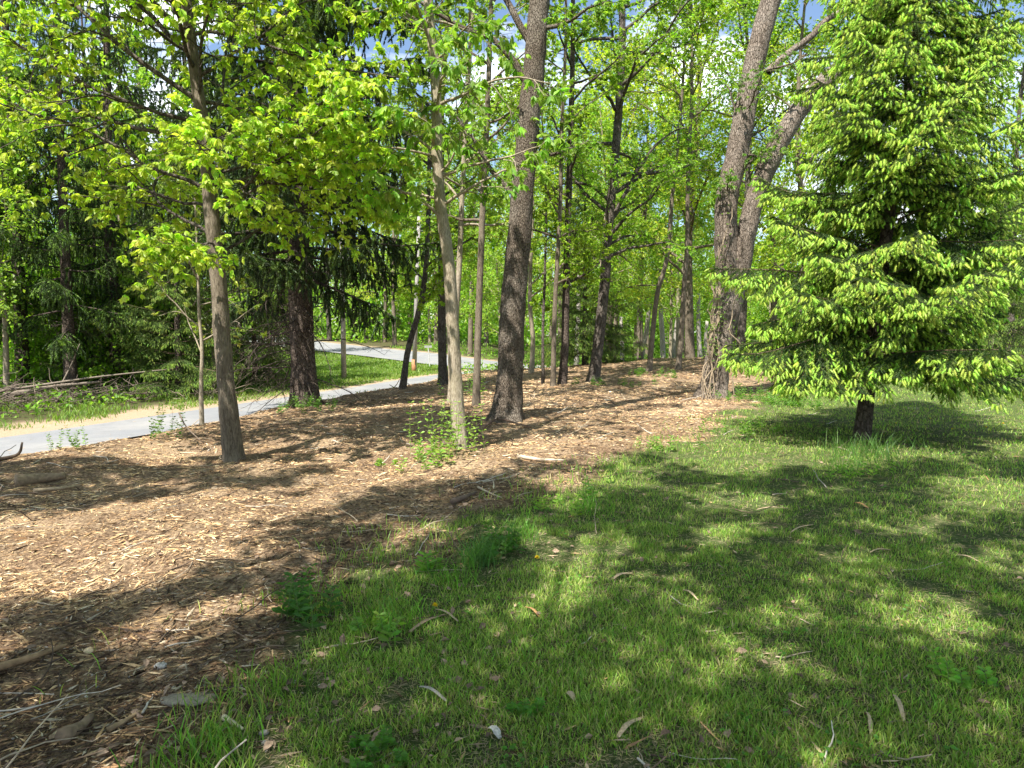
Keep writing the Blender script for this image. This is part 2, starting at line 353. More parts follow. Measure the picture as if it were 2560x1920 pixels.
def strip(name, poly, half, mt, lift, n):
    C_ = curve(np.array([(a, b, 0) for a, b in poly]), n)[:, :2]; d = np.gradient(C_, axis=0); nn_ = np.stack([-d[:, 1], d[:, 0]], -1); nn_ /= np.linalg.norm(nn_, axis=1, keepdims=True)
    k = np.linspace(-1, 1, 9); e = half * (1 + .03 * (noise(C_[:, 0], C_[:, 1], 2.) - .5))
    XY = C_[:, None] + nn_[:, None] * (k[None, :, None] * e[:, None, None]); z = H0(XY[..., 0], XY[..., 1]); z = np.maximum(z, z.mean(1, keepdims=True)) + lift
    idx = np.arange(n * 9).reshape(n, 9); q = np.stack([idx[:-1, :-1], idx[:-1, 1:], idx[1:, 1:], idx[1:, :-1]], -1)[..., ::-1].reshape(-1, 4)
    mb = MB(); mb.add(np.concatenate([XY, z[..., None]], -1), q=q); return tag(mb.build(name, mt, smooth=True), kind='structure')
m, n, o = mat('asphalt'); tc = N_(n, 'ShaderNodeTexCoord'); fine, mid, lg = nn(60, 4), nn(3), nn(.5, 3)
c = ramp(n, fine, [(.3, (.12, .125, .132)), (.6, (.2, .206, .216)), (.8, (.30, .30, .30))]); c = mixc(n, ramp(n, lg, [(.4, (0, 0, 0)), (.7, (.7, .7, .7))]), c, (.27, .262, .245)); c = mixc(n, ramp(n, mid, [(.52, (0, 0, 0)), (.7, (.6, .6, .6))]), c, (.15, .15, .15))
p = N_(n, 'ShaderNodeBsdfPrincipled', Roughness=.9); n.links.new(c, p.inputs['Base Color']); n.links.new(p.outputs[0], o.inputs['Surface'])
M['asphalt'] = m
strip('driveway', PATH, 1.22, m, .035, 130); strip('road', ROAD, 2.9, m, .05, 160)

# ------------------------------------------------------------------ mulch chips, grass
SPL = ([(0, 0, 0), (.5, .5, .0), (.45, -.5, .15), (.5, 0, .6), (1, 0, .1)], [(0, 1, 3), (0, 3, 2), (0, 2, 1), (4, 3, 1), (4, 2, 3), (4, 1, 2)])
def polar(n, r0, r1, amax=50, pw=0.0):
    """points round the camera, denser near it"""
    u = rng.random(n); r = r0 * (r1 / r0) ** u if pw == 0 else (r0 ** pw + u * (r1 ** pw - r0 ** pw)) ** (1 / pw)
    a = np.radians(U(-amax, amax, n)); return r * np.sin(a), r * np.cos(a), r
def chips(n, r0, r1, lmin, lmax, dark):
    x, y, r = polar(n, r0, r1); k = mulchmask(x, y) > rng.random(n) * .85 + .05; k |= (rng.random(n) < .035) & (r < 16) & (sdist(x, y, PATH) < -1.7) & (y < 20); x, y, r = x[k], y[k], r[k]; n = len(x)
    z = H(x, y); lod = np.maximum(1, r / 7) ** .7; f = fbm(x, y, 1.1, 3); g = fbm(x + 30, y, 3.5, 2)
    L = (lmin + (lmax - lmin) * rng.random(n) ** 3.0) * lod; Wd = np.minimum(L * U(.06, .24, n), .017 * lod)
    yaw = np.radians(25) + rng.normal(0, .95, n) + (f - .5) * 3; pit = rng.normal(0, .16, n)
    Xv = np.stack([np.cos(yaw) * np.cos(pit), np.sin(yaw) * np.cos(pit), np.sin(pit)], -1); s, u = frames(Xv); ro = rng.normal(0, .5, n)[:, None]
    Yv = s * np.cos(ro) + u * np.sin(ro); Zv = np.cross(Xv, Yv)
    Zv = Zv * np.sign(Zv[:, 2:3])
    pal = np.array([(.60, .45, .27), (.50, .35, .20), (.32, .205, .12), (.70, .57, .39), (.14, .088, .056), (.07, .046, .032), (.58, .52, .42)])
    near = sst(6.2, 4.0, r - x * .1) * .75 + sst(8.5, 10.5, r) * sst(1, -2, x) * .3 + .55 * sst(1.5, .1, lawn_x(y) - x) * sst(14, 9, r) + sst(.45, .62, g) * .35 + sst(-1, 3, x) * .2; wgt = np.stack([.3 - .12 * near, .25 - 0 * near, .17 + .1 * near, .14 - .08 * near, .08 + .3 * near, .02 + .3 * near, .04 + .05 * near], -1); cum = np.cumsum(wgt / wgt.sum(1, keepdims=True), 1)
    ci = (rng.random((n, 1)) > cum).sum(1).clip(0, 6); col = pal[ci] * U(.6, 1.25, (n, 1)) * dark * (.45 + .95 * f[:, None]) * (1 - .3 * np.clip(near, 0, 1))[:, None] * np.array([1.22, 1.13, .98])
    mb = MB(); pos = np.stack([x, y, z + U(0, .012, n) * lod ** .5], -1) - Xv * L[:, None] * .5
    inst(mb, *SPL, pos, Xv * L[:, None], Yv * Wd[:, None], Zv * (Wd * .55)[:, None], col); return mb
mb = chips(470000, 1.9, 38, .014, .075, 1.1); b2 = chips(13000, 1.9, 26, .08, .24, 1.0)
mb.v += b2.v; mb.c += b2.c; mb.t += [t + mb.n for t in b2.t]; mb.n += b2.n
n_ = 16000; x, y, r = polar(n_, 8, 30, 50); s_d = sdist(x, y, PATH); k = (s_d > -1.5) & (s_d < 1.3) & (rng.random(n_) < .04 + .9 * np.exp(-(s_d + 1.3) / .22)); x, y, r = x[k], y[k], r[k]; n_ = len(x)
a_ = U(0, 6.28, n_); Xv = np.stack([np.cos(a_), np.sin(a_), 0 * a_], -1); q1, q2 = frames(Xv); L = U(.02, .07, n_) * np.maximum(1, r / 9)
inst(mb, *SPL, np.stack([x, y, H0(x, y) + .045], -1), Xv * L[:, None], q1 * (L * .25)[:, None], q2 * .008, np.array((.42, .31, .2)) * U(.4, 1.2, (n_, 1)))
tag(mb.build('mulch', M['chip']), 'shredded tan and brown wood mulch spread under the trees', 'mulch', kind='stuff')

BL = ([(0, -.5, 0), (0, .5, 0), (.45, -.42, 0), (.45, .42, 0), (.8, .22, 0), (1, 0, 0)], [(0, 2, 1), (1, 2, 3), (2, 4, 3), (2, 5, 4)])
def blades(mb, x, y, z, h, wd, col, lean=.35, bend=.35):
    """grass blades: bent strips of three steps"""
    n = len(x); az = U(0, 2 * PI, n); le = np.abs(rng.normal(0, lean, n)); hd = np.stack([np.cos(az), np.sin(az), 0 * az], -1)
    fa = U(0, PI, n); Wv = np.stack([np.cos(fa), np.sin(fa), 0 * fa], -1) * wd[:, None]
    P0 = np.stack([x, y, z], -1); up = np.array([0, 0, 1.]); d1 = norm(up + hd * le[:, None]); d2 = norm(up + hd * (le + bend * U(.3, 2, n))[:, None]); d3 = norm(up + hd * (le + 2.5 * bend * U(.3, 1.6, n))[:, None])
    h = h[:, None]; P1 = P0 + d1 * h * .4; P2 = P1 + d2 * h * .35; P3 = P2 + d3 * h * .3
    V = np.stack([P0 - Wv * .4, P0 + Wv * .4, P1 - Wv * .5, P1 + Wv * .5, P2 - Wv * .33, P2 + Wv * .33, P3], 1)
    T = np.array([(0, 1, 3), (0, 3, 2), (2, 3, 5), (2, 5, 4), (4, 5, 6)]); T = (T[None] + (np.arange(n) * 7)[:, None, None]).reshape(-1, 3)
    mb.add(V, t=T, col=np.repeat(col, 7, axis=0))
def grasscol(n, f):
    c = leafcol(n, (.18, .31, .05), .32, tint=(.33, .39, .10), tf=.35); dry = rng.random(n) < .10; c[dry] = np.array((.42, .35, .2)) * U(.6, 1.2, (dry.sum(), 1)); return c * (.8 + .4 * f[:, None])
mb = MB()
for cnt, r0, r1, hh in ((250000, 1.9, 6, .041), (260000, 5, 28, .040)):
    x, y, r = polar(cnt, r0, r1, 52); e = x - lawn_x(y) - (fbm(x, y, .8, 3) - .5) * (1.1 + .05 * y); f = fbm(x, y, .22, 2); g = fbm(x + 50, y, 1.6, 2)
    k = (sst(-.25, .35, e) * sst(.33, .66, f * .8 + g * .45 - .12 * sst(1.2, 0, e) + .0 * r) * sst(27, 25, y - .1 * x) > rng.random(cnt)); 
    pale = sst(13, 11, x + y * .0) * 0
    x, y, r, f, g = x[k], y[k], r[k], f[k], g[k]; n_ = len(x); lod = np.maximum(1, r / 5.5) ** .8
    blades(mb, x, y, H(x, y) - .004, hh * U(.45, 1.25, n_) * (.65 + .8 * f) * np.minimum(lod, 1.25), .0042 * U(.7, 1.3, n_) * lod, grasscol(n_, f * .5 + g * .5))
x, y, r = polar(130000, 1.9, 17, 50); e = x - lawn_x(y); k = (e > -.1) | ((e > -.7) & (rng.random(len(x)) < .3)); x, y, r = x[k], y[k], r[k]; n_ = len(x)   # dry thatch lying between the blades
yaw = U(0, 2 * PI, n_); Xv = np.stack([np.cos(yaw), np.sin(yaw), rng.normal(0, .15, n_)], -1); s_, u_ = frames(Xv); L = U(.015, .05, n_) * np.maximum(1, r / 6)
inst(mb, *SPL, np.stack([x, y, H(x, y) + U(.0, .01, n_)], -1), Xv * L[:, None], s_ * (.0035 * np.maximum(1, r / 6))[:, None], u_ * .003, np.array((.40, .33, .21)) * U(.4, 1.2, (n_, 1)))
tag(mb.build('lawn', M['grass']), 'short patchy green lawn with dry thatch between the blades', 'grass', kind='stuff')

# sparse grass on the mulch edge and verges beyond the driveway
mb = MB()
x, y, r = polar(60000, 2.2, 15, 45); e = x - lawn_x(y); k = (e < .3) & (e > -1.2) & (fbm(x, y, .5, 2) > .56 - .12 * sst(-1.2, 0, e)) & (rng.random(len(x)) < sst(-1.2, .2, e)); x, y, r = x[k], y[k], r[k]
blades(mb, x, y, H(x, y), U(.04, .13, len(x)), .005 * np.maximum(1, r / 5), grasscol(len(x), fbm(x, y, .3, 2)))
tag(mb.build('edge_grass', M['grass']), 'ragged long grass where the lawn meets the mulch', 'grass', kind='stuff')
mb = MB(); x = U(-26, 4, 260000); y = U(9, 58, 260000); s = sdist(x, y, PATH); rr = sdist(x, y, ROAD); nf = fbm(x, y, 1.5, 3)
left = (s > 1.7) & (s < 8) & (y < 30); dens = np.where(left, sst(.45, .62, nf + .12 * sst(2.2, 4.5, s)) * sst(1.7, 2.6, s), 0)
dit = (s > 1.5) & (rr < 0) & (rr < -3.2) & (y > 20) & (x > -.46 * y + .5); dit = (s > 1.5) & (np.abs(rr) > 3.1) & (y > 20) & (x > -.5 * y + .5) & (rr < 0); dens = np.where(dit, .95 * sst(1.5, 2.2, s), dens)
bank = (s < -1.3) & (s > -2.4) & (y > 17) & (y < 33); dens = np.where(bank, .5 * sst(.45, .55, nf), dens)
k = dens > rng.random(len(x)); x, y, s = x[k], y[k], s[k]; n_ = len(x); hv = np.where(s < 2.9, .6, 1.0)
blades(mb, x, y, H(x, y), U(.08, .24, n_) * hv, .02 * U(.7, 1.3, n_) * np.maximum(1, y / 20), leafcol(n_, (.13, .22, .035), .2, tint=(.2, .27, .06), tf=.3))
tag(mb.build('verge_grass', M['grass']), 'bright green grass on the verge and ditch beyond the driveway', 'grass', kind='stuff')

# ------------------------------------------------------------------ deciduous trees
def decid(name, label, cat, pts, r0, r1, spec, bark, group=None, origin=False, roots=.5, sides=20):
    pts = np.asarray(pts, float); base = pts[0].copy(); base[2] += .1
    root = empty(name, (0, 0, 0) if origin else base, label, cat, group); off = np.zeros(3) if origin else base
    T = curve(pts - off, 46 if sides > 12 else 14); hh = T[:, 2] - T[0, 2]; L = hh[-1]
    R = r0 + (r1 - r0) * (hh / L) ** .9; R = R * (1 + roots * .45 * np.exp(-hh / .28))
    if sides > 12:
        T2 = np.array([T[np.minimum(int(q), 44)] * (1 - q % 1) + T[np.minimum(int(q) + 1, 45)] * (q % 1) for q in np.linspace(0, 44.99, 180)]); R2 = np.interp(np.linspace(0, 45, 180), np.arange(46), R)
    else: T2, R2 = T, R
    tb = MB(); tubes(tb, T2, R2, sides, bumps=.16 if sides > 12 else 0, lobes=roots * .35 if sides > 12 else 0)
    fol = MB(); P0 = T[None]; R0_ = R[None]; S = spec
    pe, de, re_, te, _ = kids(P0, R0_, S['n1'], S['t0'], .97, S.get('a1', 62), 10)
    if 'az' in S:   # limbs given by hand: (t, azimuth, elevation, length)
        tt = np.array([q[0] for q in S['az']]); pe2, _, re2 = sample(P0, R0_, np.zeros(len(tt), int), tt)
        de2 = np.array([(math.cos(q[1]) * math.cos(q[2]), math.sin(q[1]) * math.cos(q[2]), math.sin(q[2])) for q in S['az']])
        pe = np.vstack([pe2, pe]); de = np.vstack([de2, de]); re_ = np.concatenate([re2, re_]); te = np.concatenate([tt, te]); l1 = np.concatenate([[q[3] for q in S['az']], np.zeros(S['n1'])]); na = len(tt)
    else: l1 = np.zeros(S['n1']); na = 0
    q = (te - S['t0']) / (1 - S['t0']); sh = np.where(q < .3, .75 + q * .8, 1 - (q - .3) * S.get('taper', 1.0)); l1[na:] = (S['L1'] * sh * U(.75, 1.2, len(te)))[na:]
    l1 = np.maximum(l1, .4)
    P1 = grow(pe, de, l1, 12, S.get('wig', .13), S.get('g1', -.1), S.get('tip1', 0)); R1 = (np.minimum(re_ * .55, S.get('rb', .02) + l1 * S.get('rl', .012))[:, None]) * np.linspace(1, .22, 12)[None] ** .9
    n2, n3 = S['n2'], S['n3']
    p2, d2, r2, t2, par = kids(P1, R1, n2, S.get('s2', .22), 1, 48, 14, flat=.6, up=.05); l2 = l1[par] * S.get('L2', .42) * (1.15 - .6 * t2) * U(.6, 1.25, len(t2))
    P2 = grow(p2, d2, l2, 7, .16, S.get('g2', 0)); R2_ = np.minimum(r2 * .7, .004 + l2 * .008)[:, None] * np.linspace(1, .3, 7)[None]
    p3, d3, r3, t3, par3 = kids(P2, R2_, n3, .15, 1, 42, 16, flat=.5); l3 = l2[par3] * .45 * U(.5, 1.2, len(t3)) + .06
    P3 = grow(p3, d3, l3, 4, .14, S.get('g3', .1)); R3 = np.minimum(r3 * .8, .0025 + l3 * .005)[:, None] * np.linspace(1, .4, 4)[None]
    lim = S.get('limbs', 0)
    if lim:
        for i in range(len(P1)):
            lb = MB(); tubes(lb, P1[i:i + 1], R1[i:i + 1], 7); k2 = par == i; tubes(lb, P2[k2], R2_[k2], 4)
            k3 = k2[par3]; tubes(lb, P3[k3], R3[k3], 3); lb.build('limb', M[S.get('lm', bark)], root, smooth=True)
    else:
        tubes(tb, P1, R1, 6); tubes(tb, P2, R2_, 4)
        if S.get('twigs', 1): tubes(tb, P3, R3, 3)
    tb.build('trunk', M[bark], root, smooth=True)
    K = S['K']; par4 = np.repeat(np.arange(len(P3)), K); t4 = U(.15, 1.0, len(par4)); pp, dd, _ = sample(P3, R3, par4, t4)
    keep = rng.random(len(pp)) < S.get('keep', 1.0); pp, dd = pp[keep], dd[keep]
    if S.get('scat', 0): pp = pp + rng.normal(size=pp.shape) * S['scat']
    s, u = frames(dd); az = U(0, 2 * PI, len(pp))[:, None]; dirs = norm(dd * .5 + (s * np.cos(az) + u * np.sin(az)) * .8)
    cl = fbm(pp[:, 0] * 1.0 + base[0], pp[:, 1] + pp[:, 2], .9, 2)[:, None]
    cluster(fol, pp, dirs, S['leaf'], S.get('k', 1), S.get('wr', .6), leafcol(len(pp), S['col'], S.get('var', .2), S.get('tint'), .3) * (.75 + .5 * cl), S.get('droop', .4), S.get('tm', LEAF4), S.get('stalk', 0))
    fol.build('crown', M[S.get('mat', 'leaf')], root); return root
def stem(pxs, Y, extra=(), ztop=None):
    """trunk line from picture points at depth Y, standing on the ground"""
    P = [at(a, b, Y) for a, b in pxs]; P = [np.array(p) for p in P]; P[0][2] = float(H(P[0][0], P[0][1])) - .1
    for e in extra: P.append(P[-1] + np.array(e))
    return P
D_ = math.radians
# broad-leaved tree at the left
GREEN = (.30, .42, .05)
decid('buckeye_tree', 'large bright green broad-leaved tree with grey trunk in front of the driveway at left', 'tree',
      stem([(234, 455), (224, 360), (219, 290), (212, 220), (205, 140), (195, 70), (186, 0)], 9.6, [(-.2, 0, 2), (-.1, .1, 2.2)]), .128, .03,
      dict(n1=24, t0=.27, L1=3.0, a1=66, n2=12, n3=6, K=6, leaf=.105, k=5, wr=.46, col=GREEN, tint=(.38, .44, .07), droop=.75, tm=LEAF6, limbs=1, g1=-.05, g2=.3, taper=.75, rb=.004, keep=.85, lm='bark_dark', rl=.0075,
           az=[(.36, D_(178), D_(12), 3.3), (.42, D_(172), D_(22), 3.6), (.47, D_(188), D_(30), 4.2), (.53, D_(160), D_(33), 4.3), (.55, D_(195), D_(42), 3.5), (.33, D_(10), D_(8), 2.3), (.40, D_(-15), D_(5), 2.6), (.47, D_(12), D_(12), 2.9), (.50, D_(-25), D_(8), 2.8), (.37, D_(25), D_(5), 2.6), (.56, D_(-5), D_(15), 3.0), (.34, D_(150), D_(8), 2.6), (.44, D_(-150), D_(12), 3.0), (.39, D_(-60), D_(5), 2.2), (.29, D_(-80), D_(0), 1.6), (.63, D_(170), D_(35), 3.4), (.65, D_(0), D_(20), 2.5)]), 'bark_grey')
# thin foreground tree
decid('hickory_tree', 'slender pale-barked tree with drooping leaf clusters, foreground centre beside the oak', 'tree',
      stem([(461, 453), (457, 400), (453, 330), (449, 265), (440, 200), (437, 150), (437, 110), (434, 60), (429, 10)], 9.7, [(-.1, .1, 1.5), (0, .1, 2)]), .096, .045,
      dict(n1=12, t0=.40, L1=1.8, a1=60, n2=6, n3=3, K=3, leaf=.15, k=5, wr=.4, col=(.19, .33, .045), tint=(.24, .36, .05), droop=1.0, tm=LEAF6, limbs=1, g1=.1, g2=.5, rb=.006, keep=.75,
           az=[(.44, D_(-100), D_(10), 1.1), (.40, D_(0), D_(15), 1.5), (.37, D_(175), D_(20), 1.2), (.50, D_(-10), D_(25), 1.6), (.66, D_(170), D_(25), 1.1), (.75, D_(8), D_(40), 1.7), (.77, D_(170), D_(10), 1.1), (.69, D_(0), D_(8), 1.2), (.62, D_(5), D_(2), 1.1), (.47, D_(178), D_(-10), 1.2), (.36, D_(-20), D_(20), 1.5), (.43, D_(-160), D_(5), 1.2), (.56, D_(-40), D_(10), 1.1), (.34, D_(-140), D_(25), 1.1)]), 'bark_pale')
# the two trunks behind it
decid('ash_tree', 'straight thin grey trunk just behind the slender foreground tree', 'tree', stem([(450, 396), (455, 330), (459, 270), (462, 200), (466, 120), (470, 50)], 16.5, [(.2, 0, 3), (0, 0, 3)]), .075, .03,
      dict(n1=20, t0=.3, L1=2.0, n2=7, n3=4, K=6, leaf=.10, k=3, wr=.55, col=(.22, .32, .04), droop=.6), 'bark_pale')
decid('ash_tree', 'thin straight grey trunk left of the big oak', 'tree', stem([(476, 400), (478, 340), (480, 280), (483, 200), (487, 120), (490, 40)], 16.0, [(.1, 0, 3), (0, 0, 3)]), .085, .03,
      dict(n1=20, t0=.3, L1=2.0, n2=7, n3=4, K=6, leaf=.10, k=3, wr=.55, col=(.22, .32, .04), droop=.6), 'bark_grey')
# big oak
decid('oak_tree', 'big rough-barked leaning oak trunk in the middle of the mulch', 'tree',
      stem([(506, 425), (510, 375), (513, 310), (519, 240), (523, 185), (529, 120), (534, 70), (540, 0)], 12.9, [(.3, .1, 2.2), (.4, 0, 2.5), (.2, 0, 2)]), .245, .12,
      dict(n1=14, t0=.55, L1=4.5, a1=55, n2=9, n3=5, K=6, leaf=.10, k=3, wr=.5, col=(.17, .29, .04), droop=.7, limbs=1, rb=.03,
           az=[(.28, D_(185), D_(58), 2.3), (.42, D_(178), D_(55), 3.2), (.47, D_(190), D_(60), 3.4), (.5, D_(-20), D_(-20), 1.4), (.33, D_(-10), D_(10), 1.3)]), 'bark_plate', roots=.8, sides=32)
# double trunk
TW = 18.4
decid('maple_tree', 'massive twin-stemmed tree with flaky grey bark left of the young spruce', 'tree',
      stem([(712, 397), (720, 345), (727, 290), (726, 240), (727, 200), (738, 150), (748, 95), (757, 50), (771, 0)], TW, [(.7, 0, 2.5), (.5, 0, 2.5), (.2, 0, 2)]), .32, .19,
      dict(n1=16, t0=.6, L1=4.0, a1=50, n2=8, n3=4, K=4, leaf=.11, k=3, wr=.45, col=(.15, .26, .045), droop=.8, limbs=1, rb=.02,
           az=[(.33, D_(10), D_(50), 1.4), (.40, D_(170), D_(60), 1.5), (.42, D_(-60), D_(30), 1.3), (.30, D_(-120), D_(20), .8), (.36, D_(-30), D_(10), 1.3), (.47, D_(-40), D_(20), 1.6)]), 'bark_flaky', roots=.6, sides=30)
root = [o_ for o_ in sc.objects if o_.get('category') == 'tree' and o_.name == 'maple_tree'][0]
mb = MB(); P = np.array([at(a, b, TW - .02 * i) for i, (a, b) in enumerate([(722, 345), (733, 300), (742, 260), (748, 225), (760, 185), (776, 150), (796, 115), (822, 85), (850, 60), (885, 30), (915, 0), (960, -50)])]) - np.array(root.location)
P = curve(P, 120); tubes(mb, P, np.linspace(.25, .2, 120), 28, bumps=.16)
P2 = np.array([at(a, b, TW) for a, b in [(806, 102), (800, 60), (812, 35), (835, 12), (850, -20)]]) - np.array(root.location); 
mb.build('second_trunk', M['bark_flaky'], root, smooth=True)
mb = MB(); P2 = np.array([at(a, b, TW - .1) for a, b in [(768, 72), (790, 52), (812, 36), (826, 20), (850, 5), (880, -30)]]) - np.array(root.location); tubes(mb, curve(P2, 14), np.linspace(.1, .05, 14), 8)
mb.build('limb', M['bark_flaky'], root, smooth=True)
# vines on it
mb = MB(); vl = MB()
for i in range(9):
    x0 = U(705, 735); P = np.array([at(x0 + (360 - yy) * U(.02, .14) + U(-7, 7), yy, TW - .5) for yy in np.linspace(396, U(180, 300), 9)]); P[0][2] = H(P[0][0], P[0][1]); P = curve(P, 20); tubes(mb, P, np.full(20, U(.006, .016)), 4, col=(.33, .26, .18))
    pp = P[rng.integers(6, 20, 26)] + rng.normal(size=(26, 3)) * .12; cluster(vl, pp, rng.normal(size=(26, 3)), .07, 3, .6, leafcol(26, (.16, .27, .05)), .3)
vr = empty('vine', (0, 0, 0), 'bare woody vines climbing the twin-stemmed tree', 'vine'); mb.build('stem', M['twig'], vr, smooth=True); vl.build('foliage', M['leaf'], vr)

# mid-distance single trunks (pixel base, pixel line, radius, look)
SP = dict(n1=20, t0=.2, L1=2.4, n2=8, n3=4, K=8, leaf=.12, k=3, wr=.55, col=(.23, .33, .035), droop=.5)
MID = [
 ([(402, 389), (408, 350), (418, 315), (424, 285), (428, 230), (430, 150)], .10, 'bark_dark', 'short dark leaning trunk beside the driveway, left of the utility pole'),
 ([(443, 385), (442, 330), (442, 280), (441, 200), (442, 100)], .155, 'bark_dark', 'dark straight trunk at the driveway edge right of the utility pole'),
 ([(531, 373), (533, 340), (530, 300), (532, 220), (535, 120)], .10, 'bark_pale', 'thin curved tan trunk close behind the right side of the oak'),
 ([(543, 384), (543, 330), (545, 270), (546, 190)], .055, 'bark_dark', 'very thin dark pole-like trunk right of the oak'),
 ([(553, 386), (554, 340), (556, 285), (560, 210), (562, 120), (566, 30)], .085, 'bark_grey', 'thin olive-grey trunk right of the oak, nearest of its cluster'),
 ([(562, 384), (565, 345), (566, 300), (568, 220), (571, 120), (573, 20)], .135, 'bark_spruce', 'reddish dark trunk beside the thin olive-grey one'),
 ([(649, 371), (653, 330), (658, 290), (667, 258), (672, 200), (680, 120)], .105, 'bark_grey', 'bare brown leaning trunk on the mulch crest'),
 ([(678, 369), (682, 325), (684, 285), (687, 250), (688, 180), (692, 80)], .105, 'bark_grey', 'upright brown trunk on the crest left of the twin-stemmed tree'),
]
for i, (px, r, bk, lab) in enumerate(MID):
    g = ground(*px[0]); Yd = g[1]; s = dict(SP); s['L1'] = 1.6 + r * 6
    if i in (6, 7): s.update(t0=.5, n1=14, L1=2.6)
    if i == 3: s.update(n1=6, L1=1.0)
    decid('woodland_tree', lab, 'tree', stem(px, Yd, [(U(-.3, .3), 0, 3), (U(-.3, .3), 0, 2.5)]), r, r * .3, s, bk, 'single trunks standing on the mulch', sides=14)
g = ground(593, 381)
decid('dark_forked_tree', 'dark-trunked tree forking low with spreading limbs, on the mulch between oak and crest', 'tree', stem([(593, 381), (600, 330), (605, 280), (608, 235), (612, 190), (618, 120), (622, 50)], g[1], [(0, 0, 3), (.3, 0, 3)]), .195, .08,
      dict(n1=24, t0=.26, L1=4.0, a1=60, n2=10, n3=5, K=8, leaf=.12, k=3, wr=.55, col=(.19, .32, .035), droop=.5, limbs=1, rb=.03,
           az=[(.29, D_(-2), D_(28), 3.0), (.33, D_(5), D_(48), 4.0), (.36, D_(175), D_(40), 3.0), (.25, D_(-8), D_(12), 2.6)]), 'bark_dark')
# sapling in front of the driveway
g = ground(202, 425)
decid('sapling', 'thin pale sapling with small yellowish leaves in front of the driveway', 'sapling', stem([(202, 424), (201, 390), (202, 350), (199, 310), (198, 270), (196, 225)], g[1], [(0, 0, .6)]), .045, .012,
      dict(n1=9, t0=.3, L1=1.3, a1=55, n2=4, n3=2, K=5, leaf=.10, k=5, wr=.4, col=(.26, .32, .06), droop=.6, limbs=1, rb=.004), 'bark_pale', roots=.1, sides=14)

# ------------------------------------------------------------------ spruces
def needletemplate(k, nl, nw, body):
    """a twig piece along x with needles; body = radius of the solid core"""
    v, t = [], []
    if body > 0:
        rr = [(0, .35), (.3, 1), (.7, .85), (1, .1)]
        for x_, r_ in rr:
            for j in range(5): a = j / 5 * 2 * PI; v.append((x_, math.cos(a) * body * r_, math.sin(a) * body * r_))
        for i in range(3):
            for j in range(5): a, b, c_, d_ = i * 5 + j, i * 5 + (j + 1) % 5, i * 5 + 5 + (j + 1) % 5, i * 5 + 5 + j; t += [(a, b, c_), (a, c_, d_)]
    rg = np.random.default_rng(5)
    for i in range(k):
        x_ = (i + .5) / k; a = i * 2.4; ln = nl * (1 - .35 * x_); dv = np.array([.55, math.cos(a), math.sin(a)]); p = np.array([x_ * .95, math.cos(a) * body * .5, math.sin(a) * body * .5])
        sd = np.array([0, -math.sin(a), math.cos(a)]) * nw * .5 + np.array([nw * .35, 0, 0]); e = p + dv * np.array([ln * 1.0, ln, ln]); b_ = len(v); v += [tuple(p - sd), tuple(p + sd), tuple(e)]; t.append((b_, b_ + 1, b_ + 2))
    return v, t
SHOOT = needletemplate(26, .24, .075, .13); OLD = needletemplate(22, .22, .06, .035); TASSEL = needletemplate(16, .13, .06, .05); PLAINT = needletemplate(9, .16, .09, .05)
def axes(d, L, wr=1.0):
    d = norm(d); s, u = frames(d); ro = U(0, 2 * PI, len(d))[:, None]; y = s * np.cos(ro) + u * np.sin(ro); z = np.cross(d, y); L = np.asarray(L)[:, None]; return d * L, y * L * wr, z * L * wr
